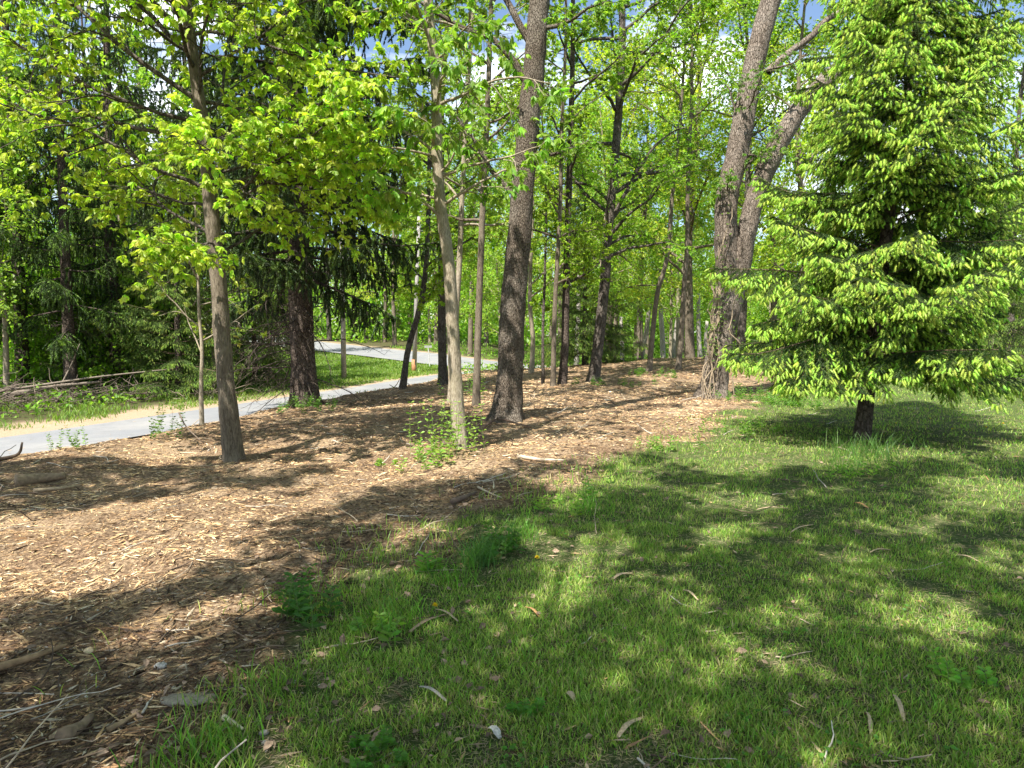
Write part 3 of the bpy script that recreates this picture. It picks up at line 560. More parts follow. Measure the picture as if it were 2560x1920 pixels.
def young_spruce(name, label, base, lean, hgt, rad, r0, whorl=.34, nb=6, z0=.95, fresh=(.34, .50, .07), old=(.033, .066, .016), ex=.78, dens=1.0, group=None, origin=False, freshp=1.0, skirt=1.0):
    root = empty(name, (0, 0, 0) if origin else base, label, 'spruce tree', group)
    T = curve(np.array([(0, 0, -.1), (lean[0] * .3, 0, hgt * .3), (lean[0] * .75, lean[1] * .5, hgt * .65), (lean[0], lean[1], hgt)]), 40); R = r0 * (1 - np.linspace(0, 1, 40)) ** 1.0 + .006; R[:3] *= [1.25, 1.1, 1.02]
    tb = MB(); tubes(tb, T, R, 14, bumps=.08); tb.build('trunk', M['bark_spruce'], root, smooth=True)
    st, dr, ln = [], [], []
    z = z0
    while z < hgt - .25:
        q = z / hgt; n_ = nb + (rng.random() < .5); a0 = U(0, 2 * PI)
        for j in range(n_):
            zz = z + U(-.1, .1); a = a0 + j / n_ * 2 * PI + U(-.25, .25); Lb = rad * ((1 - zz / hgt) ** ex) * U(.62, 1.12) * (skirt if q < .2 else 1)
            el = D_(2 + 36 * q + U(-9, 9)); st.append([np.interp(zz, T[:, 2], T[:, 0]), np.interp(zz, T[:, 2], T[:, 1]), zz]); dr.append([math.cos(a) * math.cos(el), math.sin(a) * math.cos(el), math.sin(el)]); ln.append(Lb)
        z += whorl * U(.8, 1.2) * (1 - .25 * q)
    st, dr, ln = np.array(st), np.array(dr), np.array(ln); P1 = grow(st, dr, ln, 12, .06, .42, .7); R1 = (.004 + ln * .005)[:, None] * np.linspace(1, .25, 12)[None]
    wb = MB(); tubes(wb, P1, R1, 6, col=(.16, .11, .075)); cr_ = MB(); ng = MB()
    # side twigs, alternating in the flat of the branch
    ns = (ln / (.07 / dens)).astype(int) + 2; par = np.repeat(np.arange(len(ln)), ns); k = np.concatenate([np.arange(q) for q in ns]); t = .12 + .86 * (k + U(0, 1, len(k))) / ns[par]
    p, d, r = sample(P1, R1, par, t); s, u = frames(d); sd = np.where(k % 2 == 0, 1, -1)[:, None]; an = np.radians(rng.normal(55, 8, len(k)))[:, None]
    d2 = norm(d * np.cos(an) + s * sd * np.sin(an) + np.array([0, 0, -.22]) + rng.normal(size=d.shape) * .1)
    l2 = np.minimum(ln[par] * .50 * (1.04 - t) + .10, .9) * U(.75, 1.2, len(k)); P2 = grow(p, d2, l2, 6, .05, .45); R2 = np.full((len(k), 6), .0035) * np.linspace(1, .5, 6); tubes(wb, P2, R2, 3, col=(.2, .13, .08))
    # twiglets
    n3 = np.maximum((l2 / (.042 / dens)).astype(int), 1); par3 = np.repeat(np.arange(len(l2)), n3); k3 = np.concatenate([np.arange(q) for q in n3]); t3 = .1 + .88 * (k3 + U(0, 1, len(k3))) / n3[par3]
    p3, d3, _ = sample(P2, R2, par3, t3); s3, _u = frames(d3); sd = np.where(k3 % 2 == 0, 1, -1)[:, None]; d3 = norm(d3 * .7 + s3 * sd * .75 + np.array([0, 0, -.4]) + rng.normal(size=d3.shape) * .12); l3 = np.minimum(l2[par3] * .4 * (1.1 - t3) + .03, .14)
    # old needles on every segment
    def oldseg(Pa, fs=.11):
        A = Pa[:, :-1].reshape(-1, 3); B = Pa[:, 1:].reshape(-1, 3); L = np.linalg.norm(B - A, axis=1); X_, Y_, Z_ = axes(B - A, L); f = (fs / np.maximum(L, .03))[:, None]
        inst(cr_, *OLD, A, X_, Y_ * f, Z_ * f, leafcol(len(A), old, .25, (.085, .13, .03), .3))
    outer = P1[:, 2:]; oldseg(outer, fs=.17); oldseg(outer, fs=.14); oldseg(outer, fs=.15); oldseg(P2[:, ::1])
    X_, Y_, Z_ = axes(d3, l3); f = (.095 / l3)[:, None]; inst(cr_, *OLD, p3, X_, Y_ * f, Z_ * f, leafcol(len(p3), old, .25, (.085, .13, .03), .3))
    # fresh shoots hanging off the twig ends
    tip = p3 + d3 * l3[:, None]; rr3 = t[par3] ; kk = rng.random(len(tip)) < (.6 + .6 * rr3) * freshp; tip = tip[kk]; dd = norm(d3[kk] * .9 + np.array([0, 0, -.42]) + rng.normal(size=(kk.sum(), 3)) * .2)
    e2 = P2[:, -1]; d2e = norm(P2[:, -1] - P2[:, -2] + np.array([0, 0, -.35])); e1 = P1[:, -1]; d1e = norm(P1[:, -1] - P1[:, -2] + np.array([0, 0, -.15]))
    f2 = rng.random(len(e2)) < freshp
    pos = np.vstack([tip, e2[f2], e1]); dd = np.vstack([dd, d2e[f2], d1e]); L = U(.065, .115, len(pos)); X_, Y_, Z_ = axes(dd, L)
    inst(ng, *SHOOT, pos, X_, Y_ * 1.0, Z_ * 1.0, leafcol(len(pos), fresh, .13))
    wb.build('limb', M['twig'], root, smooth=True); cr_.build('crown', M['needle'], root); ng.build('new_growth', M['shoot'], root); return root
g = ground(861, 440)
young_spruce('young_spruce', 'young spruce with bright lime shoots standing on the lawn', g, (.95, .1), 10.6, 2.8, .115, fresh=(.37, .51, .085), z0=1.25, ex=.74, whorl=.46, nb=7)

def old_spruce(name, label, base, hgt, rad, r0, z0, nbr, dead, col=(.03, .055, .014), group=None, origin=False, hang=.55, lit=(.10, .16, .03), fine=1, wide=.30):
    root = empty(name, (0, 0, 0) if origin else base, label, 'spruce tree', group)
    T = curve(np.array([(0, 0, -.15), (-.1, 0, hgt * .3), (.05, 0, hgt * .7), (0, 0, hgt)]), 60); R = r0 * (1 - np.linspace(0, 1, 60)) ** .9 + .01; R = R * (1 + .35 * np.exp(-(T[:, 2] + .1) / .35))
    tb = MB(); tubes(tb, T, R, 22, bumps=.14, lobes=.2); tb.build('trunk', M['bark_spruce'], root, smooth=True)
    zz = z0 + (hgt - z0 - .3) * np.linspace(0, 1, nbr) ** .95 + U(-.15, .15, nbr); a = np.arange(nbr) * 2.4 + U(-.3, .3, nbr); ln = rad * np.clip(1.02 - zz / hgt, .05, 1) ** .7 * U(.75, 1.1, nbr)
    el = np.radians(-12 + 35 * zz / hgt + U(-8, 8, nbr)); st = np.stack([np.interp(zz, T[:, 2], T[:, 0]), 0 * zz, zz], -1); dr = np.stack([np.cos(a) * np.cos(el), np.sin(a) * np.cos(el), np.sin(el)], -1)
    P1 = grow(st, dr, ln, 10, .06, .45, 1.1); R1 = (.012 + ln * .009)[:, None] * np.linspace(1, .2, 10)[None]; wb = MB(); tubes(wb, P1, R1, 6, col=(.06, .045, .038))
    ns = (ln / .2).astype(int) + 2; par = np.repeat(np.arange(nbr), ns); k = np.concatenate([np.arange(q) for q in ns]); t = .15 + .84 * (k + U(0, 1, len(k))) / ns[par]; p, d, _ = sample(P1, R1, par, t); s, u = frames(d)
    an = np.radians(rng.normal(50, 10, len(k)))[:, None]; d2 = norm(d * np.cos(an) + s * np.where(k % 2 == 0, 1, -1)[:, None] * np.sin(an) + np.array([0, 0, -.25])); l2 = np.minimum(ln[par] * .33 * (1.1 - t) + .1, 1.1) * U(.7, 1.2, len(k)); P2 = grow(p, d2, l2, 6, .07, .6); R2 = np.full((len(k), 6), .006) * np.linspace(1, .5, 6); tubes(wb, P2, R2, 3, col=(.07, .055, .045))
    # hanging curtains
    n3 = np.maximum((l2 / (.1 / fine)).astype(int), 2); par3 = np.repeat(np.arange(len(l2)), n3); t3 = U(.05, 1, len(par3)); p3, _, _ = sample(P2, R2, par3, t3)
    l3 = hang * U(.35, 1.15, len(par3)); d3 = norm(np.array([0, 0, -1.]) + rng.normal(size=p3.shape) * .28); P3 = grow(p3, d3, l3, 4, .12, .5)
    cr_ = MB(); A = np.vstack([P3[:, :-1].reshape(-1, 3), P2[:, :-1].reshape(-1, 3), P1[:, 2:-1].reshape(-1, 3)]); B = np.vstack([P3[:, 1:].reshape(-1, 3), P2[:, 1:].reshape(-1, 3), P1[:, 3:].reshape(-1, 3)]); L = np.linalg.norm(B - A, axis=1)
    X_, Y_, Z_ = axes(B - A, L * 1.05); f = (wide / np.maximum(L, .03))[:, None]; inst(cr_, *(TASSEL if fine > .8 else PLAINT), A, X_, Y_ * f, Z_ * f, leafcol(len(A), col, .3, lit, .25))
    cr_.build('crown', M['needle'], root)
    # dead bare boughs low on the trunk
    if dead:
        nd = dead; zd = U(.5, z0 + 1.2, nd); a = np.where(rng.random(nd) < .5, U(2.2, 4.4, nd), U(0, 2 * PI, nd)); sd_ = np.stack([0 * zd, 0 * zd, zd], -1); el = np.radians(U(-20, 10, nd)); dd = np.stack([np.cos(a) * np.cos(el), np.sin(a) * np.cos(el), np.sin(el)], -1); ld = U(.7, 2.8, nd)
        Pd = grow(sd_, dd, ld, 10, .14, .6); Rd = (.006 + ld * .006)[:, None] * np.linspace(1, .2, 10)[None]; tubes(wb, Pd, Rd, 5, col=(.07, .055, .045)); q, qd, _, _, _ = kids(Pd, Rd, 8, .2, 1, 45, 15, flat=.5); lq = U(.15, .7, len(q)); Pq = grow(q, qd, lq, 5, .12, .2); tubes(wb, Pq, np.full((len(q), 5), .0045) * np.linspace(1, .4, 5), 3, col=(.09, .07, .055))
        q, qd, _, _, _ = kids(Pq, np.full((len(Pq), 5), .004), 3, .2, 1, 45, 15); Pq = grow(q, qd, U(.08, .3, len(q)), 4, .12, .1); tubes(wb, Pq, np.full((len(q), 4), .003) * np.linspace(1, .4, 4), 3, col=(.15, .12, .09))
    wb.build('limb', M['twig'], root, smooth=True); return root
g = ground(305, 405)
old_spruce('old_spruce', 'tall dark old spruce with thick trunk and hanging boughs beside the driveway', g, 21, 4.4, .30, 3.0, 130, 62, hang=.5, wide=.40, col=(.034, .06, .017), lit=(.09, .14, .03))

# ------------------------------------------------------------------ grove and woods behind
big = old_spruce('grove_spruce', 'dark spruce in the grove beyond the driveway', (0, 0, 0), 18, 3.4, .22, 2.4, 60, 16, origin=True, fine=.7, wide=.34, col=(.045, .08, .02), lit=(.14, .23, .045))
big.location = (-22, 24, float(H(-22, 24)))
GR = 'dark spruces in the grove beyond the driveway'
big['group'] = GR
for px, Yd, s_ in ((-60, 21, .9), (22, 24, 1.0), (70, 22.5, .85), (118, 25, 1.05), (150, 33, 1.0), (195, 30, .95), (240, 36, 1.0), (-10, 33, 1.1), (95, 36, 1.1), (290, 52, 1.1), (355, 74, 1.2)):
    x_ = (px - 512) / F * Yd; copy_tree(big, (x_, Yd, float(H(x_, Yd))), U(0, 6), (s_, s_, s_), 'dark spruce in the grove beyond the driveway', GR)
med = young_spruce('low_spruce', 'shaggy yellow-green spruce with boughs to the ground across the driveway', (0, 0, 0), (.1, 0), 9, 2.9, .13, whorl=.5, nb=5, z0=.5, fresh=(.20, .29, .055), old=(.07, .12, .03), dens=.75, origin=True, freshp=.8)
for i, (px, Yd, s_, lab) in enumerate(((178, 24, 1.0, 'shaggy yellow-green spruce with boughs to the ground across the driveway, left of the sapling'), (255, 29, .95, 'shaggy spruce with boughs to the ground across the driveway, left of the thick dark trunk'), (585, 33, 1.1, 'spruce with drooping green boughs at the wood edge behind the dark forked tree'), (1000, 27, .9, 'spruce half hidden behind the young lawn spruce at right'), (100, 27, .9, 'shaggy spruce behind the brush heap across the driveway'))):
    x_ = (px - 512) / F * Yd; loc = (x_, Yd, float(H(x_, Yd)))
    if i == 0: med.location = loc; med['label'] = lab
    else: copy_tree(med, loc, U(0, 6), (s_, s_, s_), lab, None)

protos = []
cols = [((.22, .33, .035), (.31, .39, .05)), ((.17, .28, .04), (.23, .33, .05)), ((.30, .37, .045), (.36, .40, .05)), ((.21, .33, .05), (.27, .37, .06))]
barks = ['bark_grey', 'bark_dark', 'bark_grey', 'bark_pale']
for i in range(4):
    h = [15, 18, 16, 13][i]; w_ = [3.2, 3.4, 4.2, 2.6][i]
    pr = decid('forest_tree', ['leafy mid-green tree in the wood behind the mulch', 'tall green tree in the wood behind the mulch', 'yellow-green maple crown in the wood behind the mulch', 'light green slender tree in the wood behind the mulch'][i], 'tree',
               [(0, 0, -.2), (U(-.3, .3), 0, h * .3), (U(-.5, .5), U(-.3, .3), h * .65), (U(-.6, .6), 0, h)], [.17, .21, .2, .11][i], .03,
               dict(n1=24, t0=[.22, .3, .2, .22][i], L1=w_, a1=55, n2=9, n3=5, K=8, leaf=.16, k=1, wr=.7, col=cols[i][0], tint=cols[i][1], twigs=0, mat='leaf_far', scat=.12, g1=-.25, taper=.7, rb=.015), barks[i], None, origin=True, roots=.2, sides=10)
    protos.append(pr)
used = [False] * 4
GN = ['leafy mid-green trees in the wood behind', 'tall green trees in the wood behind', 'yellow-green maples in the wood behind', 'light green slender trees in the wood behind']
def plant(i, x_, y_, s_):
    loc = (x_, y_, float(H0(x_, y_)) - .02); pr = protos[i]; sc_ = (s_, s_, s_ * U(.9, 1.12))
    if not used[i]: used[i] = True; pr.location = loc; pr.scale = sc_; pr['group'] = GN[i]
    else: copy_tree(pr, loc, U(0, 6.28), sc_, pr['label'], GN[i])
placed = []
def okspot(x_, y_, dmin):
    if abs(float(sdist(x_, y_, ROAD))) < 4.2 or abs(float(sdist(x_, y_, PATH))) < 2.6: return False
    return all((x_ - a) ** 2 + (y_ - b) ** 2 > dmin * dmin for a, b in placed)
for px, Yd, i, s_ in ((690, 33, 2, 1.15), (610, 37, 2, 1.1), (740, 30, 1, .95), (520, 46, 0, 1.1), (560, 48, 0, 1.1), (470, 52, 0, 1.2), (640, 41, 0, 1.2), (800, 28, 0, 1.0), (870, 30, 1, .9), (940, 28, 0, .85), (1010, 33, 1, .95), (30, 27, 0, 1.0), (130, 29, 3, 1.0), (215, 25, 3, .8), (5, 21.5, 3, .8), (270, 30, 3, .7), (450, 30, 3, .75), (600, 31, 3, .8), (520, 33, 3, .8), (670, 38, 3, .9), (-40, 26, 3, 1.1), (395, 62, 0, 1.2), (330, 70, 1, 1.2), (430, 66, 3, 1.3), (500, 37.5, 3, .8), (770, 36, 2, 1.0)):
    x_ = (px - 512) / F * Yd; placed.append((x_, Yd)); plant(i, x_, Yd, s_)
tries = 0
while len(placed) < 84 and tries < 9000:
    tries += 1; y_ = U(36, 78); x_ = U(-.86, .86) * y_
    if x_ < 3 and (y_ < 48 and x_ > -.46 * y_): continue
    if x_ < -.3 * y_ and y_ < 52 and rng.random() < .75: continue          # an opening in the grove lets light in
    if float(sdist(x_, y_, ROAD)) < 0 and -.42 * y_ < x_ < 3: continue
    if not okspot(x_, y_, 3.6): continue
    placed.append((x_, y_)); plant(int(rng.choice([0, 1, 2, 3], p=[.34, .26, .12, .28])), x_, y_, U(.8, 1.2))
# pale dead stems in the wood
for i, (px, Yd, h_) in enumerate(((609, 40, 7), (621, 43, 3.2), (664, 42, 8), (702, 41, 4.5), (706, 45, 3), (640, 47, 9), (671, 46, 10), (576, 44, 8))):
    x_ = (px - 512) / F * Yd; z_ = float(H0(x_, Yd)); mb = MB(); P = grow(np.array([(0, 0, -.3)]), np.array([(U(-.1, .1), 0, 1.)]), np.array([h_ + .3]), 8, .03); tubes(mb, P, np.linspace(.17, .09, 8)[None], 8, cap=True, col=(.33, .30, .26)); o_ = mb.build('snag', M['twig'], None, smooth=True); o_.location = (x_, Yd, z_)
    tag(o_, 'pale grey bare stem standing in the wood behind the mulch crest', 'dead tree', 'pale dead stems in the wood')
# shrubs and undergrowth
def shrub(name, label, h_, w_, col, nl, leaf, group=None):
    root = empty(name, (0, 0, 0), label, 'shrub', group); n_ = 26; d = norm(np.stack([rng.normal(size=n_), rng.normal(size=n_), U(.8, 2.6, n_)], -1)); P = grow(np.stack([rng.normal(0, .15, n_) * w_, rng.normal(0, .15, n_) * w_, np.full(n_, -.05)], -1), d, h_ * U(.6, 1.1, n_), 7, .14, .15); R = np.full((n_, 7), .014) * np.linspace(1, .3, 7)
    q, qd, qr, _, _ = kids(P, R, 9, .2, 1, 45, 15); Pq = grow(q, qd, h_ * U(.15, .4, len(q)), 5, .15); Rq = np.full((len(q), 5), .006) * np.linspace(1, .3, 5); wb = MB(); tubes(wb, P, R, 5, col=(.2, .16, .11)); tubes(wb, Pq, Rq, 3, col=(.2, .16, .11)); wb.build('stem', M['twig'], root, smooth=True)
    par = rng.integers(0, len(Pq), nl); pp, dd, _ = sample(Pq, Rq, par, U(.1, 1, nl)); pp = pp + rng.normal(size=pp.shape) * .07 * w_; fb = MB(); leaves(fb, pp, dd + rng.normal(size=dd.shape), leaf * U(.7, 1.3, nl), .62, leafcol(nl, col, .22, tuple(np.array(col) * 1.35), .3)); fb.build('foliage', M['leaf_far'], root); return root
sh = [shrub('shrub', 'bright green leafy shrub at the wood edge', 3.0, 1.3, (.20, .34, .04), 5200, .13, 'bright green shrubs under the woodland trees'), shrub('shrub', 'low dark green bush at the wood edge', 1.7, 1.3, (.10, .19, .03), 3600, .11, 'dark green bushes under the woodland trees')]
spots = []
t_ = 0
while len(spots) < 125 and t_ < 5000:
    t_ += 1; y_ = U(17, 58); x_ = U(-.85, .85) * y_
    if y_ < 26 and x_ > -.36 * y_: continue
    if abs(float(sdist(x_, y_, ROAD))) < 4.5 or abs(float(sdist(x_, y_, PATH))) < 4: continue
    s_ = float(sdist(x_, y_, PATH))
    if s_ < 0 and y_ < 37.5 - .1 * abs(x_ - 6) and x_ < lawn_x(y_) + 2: continue
    if s_ < 0 and x_ > lawn_x(y_) and y_ < 25: continue
    if float(sdist(x_, y_, ROAD)) < 0 and y_ > 24 and -.44 * y_ < x_ < 1.5: continue
    if any((x_ - a) ** 2 + (y_ - b) ** 2 < 2.2 for a, b in spots): continue
    spots.append((x_, y_))
spots += [(U(-.76, -.36) * q, q) for q in U(27.5, 38, 22)]
for j, (x_, y_) in enumerate(spots):
    i = 1 if rng.random() < .35 or y_ < 26.5 else 0; s_ = U(.7, 1.3) * (.75 if y_ < 27 else 1)
    if y_ < 27 and rng.random() < .4: continue; loc = (x_, y_, float(H0(x_, y_)) - .03)
    if not sh[i].get('used'): sh[i]['used'] = 1; sh[i].location = loc
    else: copy_tree(sh[i], loc, U(0, 6), (s_, s_, s_ * U(.8, 1.2)), sh[i]['label'], sh[i]['group'])
for s_ in sh: 
    if 'used' in s_: del s_['used']
for o_ in list(sc.objects):
    if o_.type == 'EMPTY' and 'used' in o_.keys(): del o_['used']
# far wood: one mass of trunks and leaves
mb = MB(); fb = MB(); n_ = 260; ang = U(-62, 62, n_); rr_ = U(78, 125, n_); x = rr_ * np.sin(np.radians(ang)); y = rr_ * np.cos(np.radians(ang)); k = np.abs(sdist(x, y, ROAD)) > 5; x, y = x[k], y[k]; n_ = len(x); z = H0(x, y); hh = U(9, 15, n_)
P = grow(np.stack([x, y, z - .2], -1), np.stack([rng.normal(0, .06, n_), 0 * x, 1 + 0 * x], -1), hh, 7, .03); tubes(mb, P, np.full((n_, 7), .2) * np.linspace(1, .3, 7), 5, col=(.25, .21, .17))
kk = 900; par = np.repeat(np.arange(n_), kk); tt = U(.02, 1.02, len(par)); pp = np.stack([x[par], y[par], z[par] + hh[par] * tt], -1); rad = 3.0 * np.sqrt(np.clip(np.sin(np.clip(tt, 0, 1) * PI * .9 + .25), .05, 1)); dv = norm(rng.normal(size=pp.shape)) * U(.2, 1, (len(pp), 1)) ** .5; pp = pp + dv * rad[:, None] * np.array([1, 1, .5])
gr_ = fbm(pp[:, 0] + pp[:, 1], pp[:, 2], 1.2, 2); k = gr_ > .42; pp = pp[k]; tr = rng.random(n_)[par[k]][:, None]
leaves(fb, pp, rng.normal(size=pp.shape), U(.3, .6, len(pp)), .7, leafcol(len(pp), (.18, .30, .04), .2) * (.75 + .6 * tr) * np.where(tr > .75, 1.25, 1) )
nb_ = 120000; an_ = np.radians(U(-60, 60, nb_)); r2 = U(68, 100, nb_); x2 = r2 * np.sin(an_); y2 = r2 * np.cos(an_); z2 = U(0, 1, nb_) ** 1.5 * (5 + 5 * noise(x2, y2, 9.)); k = (np.abs(sdist(x2, y2, ROAD)) > 4.5) & (fbm(x2 + y2, z2, 1.5, 2) > .4); x2, y2, z2 = x2[k], y2[k], z2[k]
leaves(fb, np.stack([x2, y2, H0(x2, y2) + z2], -1), rng.normal(size=(len(x2), 3)), U(.3, .6, len(x2)), .7, leafcol(len(x2), (.17, .30, .04), .25, (.25, .37, .05), .3))
o_ = tag(empty('far_woods', (0, 0, 0), 'far-off green wood closing the view behind the nearer trees', 'woods'), kind='stuff'); mb.build('trunk', M['twig'], o_); fb.build('crown', M['leaf_far'], o_)
# undergrowth of small leaves on the wood floor
mb = MB(); x = U(-34, 34, 150000); y = U(14, 60, 150000); s = sdist(x, y, PATH); nf = fbm(x, y, 2.2, 3)
k = ((s > 4.2) & (x < -.40 * y + 2.2) | (s < 0) & (y > 35.5 - .1 * np.abs(x - 6)) | (s < 0) & (x > lawn_x(y) + .5) & (y > 24.5) | (np.abs(sdist(x, y, ROAD)) > 3.6) & (sdist(x, y, ROAD) > 0)) & (nf > .40) & (np.abs(sdist(x, y, ROAD)) > 3.4)
x, y, nf = x[k], y[k], nf[k]; n_ = len(x); pp = np.stack([x, y, H0(x, y) + U(.02, .75, n_) * (nf - .3) * 2.2], -1); leaves(mb, pp, rng.normal(size=pp.shape), U(.09, .19, n_), .62, leafcol(n_, (.13, .24, .03), .3, (.2, .33, .05), .3))
tag(mb.build('undergrowth', M['leaf_far']), 'low leafy undergrowth on the floor of the woods', 'undergrowth', kind='stuff')

# ------------------------------------------------------------------ unseen trees behind and beside the camera, crowns shaped to cast the foreground shade
SUNP = [(-60, 500), (90, 498), (190, 485), (300, 478), (330, 462), (340, 300), (1200, 300), (1200, 455), (1000, 462), (850, 470), (700, 472), (655, 452), (600, 460), (520, 468), (450, 484), (395, 490), (340, 500), (290, 522), (230, 560), (160, 585), (90, 590), (-60, 606)]
ELL = [(190, 622, 75, 8, -.12), (60, 640, 60, 6, -.1), (425, 545, 24, 6, -.2), (500, 528, 20, 6, -.2), (590, 549, 32, 14, -.5), (568, 602, 52, 20, -.5), (672, 580, 24, 9, 0), (716, 533, 34, 16, -.3), (690, 682, 52, 14, .3), (640, 640, 16, 6, 0), (905, 525, 50, 9, 0), (832, 560, 40, 9, .1), (1000, 560, 40, 16, 0), (985, 495, 60, 14, 0), (960, 622, 60, 16, .2), (870, 618, 30, 9, 0), (780, 620, 30, 9, 0), (795, 672, 26, 6, 0), (800, 745, 40, 18, .3), (560, 480, 30, 6, -.3), (620, 690, 20, 6, 0), (180, 680, 50, 5, -.2), (290, 735, 40, 6, -.2), (30, 715, 50, 5, -.2), (330, 590, 30, 5, -.4), (1000, 720, 20, 8, 0), (900, 470, 0, 0, 0), (600, 505, 35, 7, -.3), (750, 500, 30, 7, -.1)]
def inpoly(px, py, poly):
    c = np.zeros(px.shape, bool); j = len(poly) - 1
    for i in range(len(poly)):
        xi, yi = poly[i]; xj, yj = poly[j]; t = ((yi > py) != (yj > py)) & (px < (xj - xi) * (py - yi) / (yj - yi + 1e-9) + xi); c ^= t; j = i
    return c
n_ = 23000; gx_ = U(-9, 11, n_); gy_ = U(.6, 11.5, n_); px, py = project(gx_, gy_, 0 * gx_)
px = px + (fbm(gx_, gy_, .5, 2) - .5) * 60; py = py + (fbm(gx_ + 9, gy_, .4, 2) - .5) * 26
sun_ = inpoly(px, py, SUNP)
for cx, cy, a, b, ro in ELL:
    if a: dx, dy = px - cx, py - cy; u_, v_ = dx * math.cos(ro) + dy * math.sin(ro), -dx * math.sin(ro) + dy * math.cos(ro); sun_ |= (u_ / (a * 1.1)) ** 2 + (v_ / (b * 1.35)) ** 2 < 1
sun_ |= fbm(gx_, gy_ * .7, .38, 2) > .645
k = ~sun_ & ((py > 455) | (gy_ < 3)); gx_, gy_ = gx_[k], gy_[k]; zt = U(7.0, 11.0, len(gx_)); hx = gx_ + SUNV[0] / SUNV[2] * zt; hy = gy_ + SUNV[1] / SUNV[2] * zt  # leaf clumps added up the sun ray from each ground point to be shaded
k = (zt > CAMZ + .8 + .6 * np.maximum(hy, 0)) | (np.abs(hx) > .8 * hy + 1.5); hx, hy, zt = hx[k], hy[k], zt[k]; C_ = np.stack([hx, hy, zt], -1)
TB = [(-9.5, -3.5), (-3.2, -6.5), (3.4, -7.0), (7.5, -2.2)]
own = np.argmin([(hx - a) ** 2 + (hy - b) ** 2 for a, b in TB], axis=0)
for i, (a, b) in enumerate(TB):
    root = empty('shade_tree', (a, b, float(H0(a, b))), ['broad shade tree behind the viewer at far left', 'broad shade tree behind the viewer, left of centre', 'broad shade tree behind the viewer, right of centre', 'broad shade tree beside the viewer at right'][i], 'tree'); off = np.array([a, b, float(H0(a, b))])
    c = C_[own == i] - off; tb = MB(); T = curve([(0, 0, -.2), (.1, .1, 3), (0, .2, 6), (.2, .3, 10)], 20); tubes(tb, T, np.linspace(.3, .12, 20), 14, bumps=.1)
    if len(c) > 30:
        ch = c[rng.integers(0, len(c), 22)]
        for e in ch: s0 = np.array([.1, .2, U(4, 7)]); mid_ = (s0 + e) / 2 + np.array([0, 0, .7]); tubes(tb, curve([s0, mid_, e], 8), np.linspace(.06, .01, 8), 5)
    tb.build('trunk', M['bark_grey'], root, smooth=True)
    fb = MB(); pp = np.repeat(c, 7, axis=0); pp = pp + rng.normal(size=pp.shape) * .11; leaves(fb, pp, rng.normal(size=pp.shape), U(.1, .17, len(pp)), .75, leafcol(len(pp), (.17, .29, .04))); fb.build('crown', M['leaf_far'], root)

# ------------------------------------------------------------------ small things
def gz(x, y): return float(H(x, y))
def pole(label, px, py, r, h, lean=0, rust=False):
    g = ground(px, py); root = empty('utility_pole', g, label, 'pole'); mb = MB(); tubes(mb, np.array([(0, 0, -.3), (lean * .5, 0, h / 2), (lean, 0, h)]), np.array([r, r * .85, r * .65]), 12, cap=True, col=(.30, .28, .26)); mb.build('shaft', M['twig'], root, smooth=True)
    if rust: mb = MB(); tubes(mb, np.array([(0, 0, -.1), (lean * .04, 0, .75)]), np.array([r * 1.06, r * 1.04]), 12, cap=True, col=(.40, .2, .1)); mb.build('base_sleeve', M['twig'], root, smooth=True)
    
pole('grey utility pole with rust-brown base in the grassy ditch', 414, 373, .13, 8.5, .35, True)
pole('weathered grey utility pole between the thick spruce and the ditch grass', 344, 381, .12, 8.5)
g = ground(430, 368); root = empty('road_marker', g, 'thin grey marker post with small plate beside the far road', 'marker post'); mb = MB(); tubes(mb, np.array([(0, 0, -.1), (-.1, 0, 1.25)]), np.array([.03, .03]), 6, cap=True, col=(.5, .5, .48)); mb.build('post', M['twig'], root)
mb = MB(); mb.add([(-.32, -.03, 1.2), (.12, -.03, 1.2), (.12, -.03, 1.34), (-.32, -.03, 1.34), (-.32, -.01, 1.2), (.12, -.01, 1.2), (.12, -.01, 1.34), (-.32, -.01, 1.34)], q=[(0, 1, 2, 3), (5, 4, 7, 6), (0, 4, 5, 1), (3, 2, 6, 7), (1, 5, 6, 2), (0, 3, 7, 4)], col=(.3, .31, .3)); mb.build('plate', M['twig'], root)
# brush heap across the driveway
def stick(mb, P, r, col, sides=6): P = curve(P, 12); tubes(mb, P, np.linspace(r, r * .4, 12), sides, cap=True, col=col, bumps=.15)
def heap(name, label, px0, px1, s0, s1, n_, lmax, hmax, col):
    root_pts = []; mb = MB()
    for i in range(n_):
        px = U(px0, px1); Yd = 15.3 + (px / 155) * 3.9 + U(s0, s1); x = (px - 512) / F * Yd; z = gz(x, Yd) + hmax * U(.0, 1) ** 1.6 * (.35 + .9 * noise(px, 0, 22.)); L = U(.4, lmax); a = U(0, PI); e = rng.normal(.05, .3)
        d = np.array([math.cos(a) * math.cos(e), math.sin(a) * math.cos(e), math.sin(e)]); p0 = np.array([x, Yd, z]); p = [p0 + d * L * t + rng.normal(size=3) * .09 * L * t + np.array([0, 0, -.05 * t]) for t in (0, .35, .7, 1)]
        stick(mb, p, U(.005, .02) * (1 if rng.random() < .9 else 2.2), np.array(col) * U(.5, 1.3), 5)
    o_ = mb.build(name, M['twig'], None, smooth=True, loc=None); return tag(o_, label, 'brush heap')
heap('brush_heap', 'heap of grey cut branches and logs across the driveway at left', -60, 150, 2.9, 5.2, 520, 1.4, .42, (.14, .11, .085))
heap('brush_heap', 'small heap of cut twigs under the shaggy spruce across the driveway', 170, 235, 2.2, 3.4, 70, 1.2, .3, (.2, .16, .12))
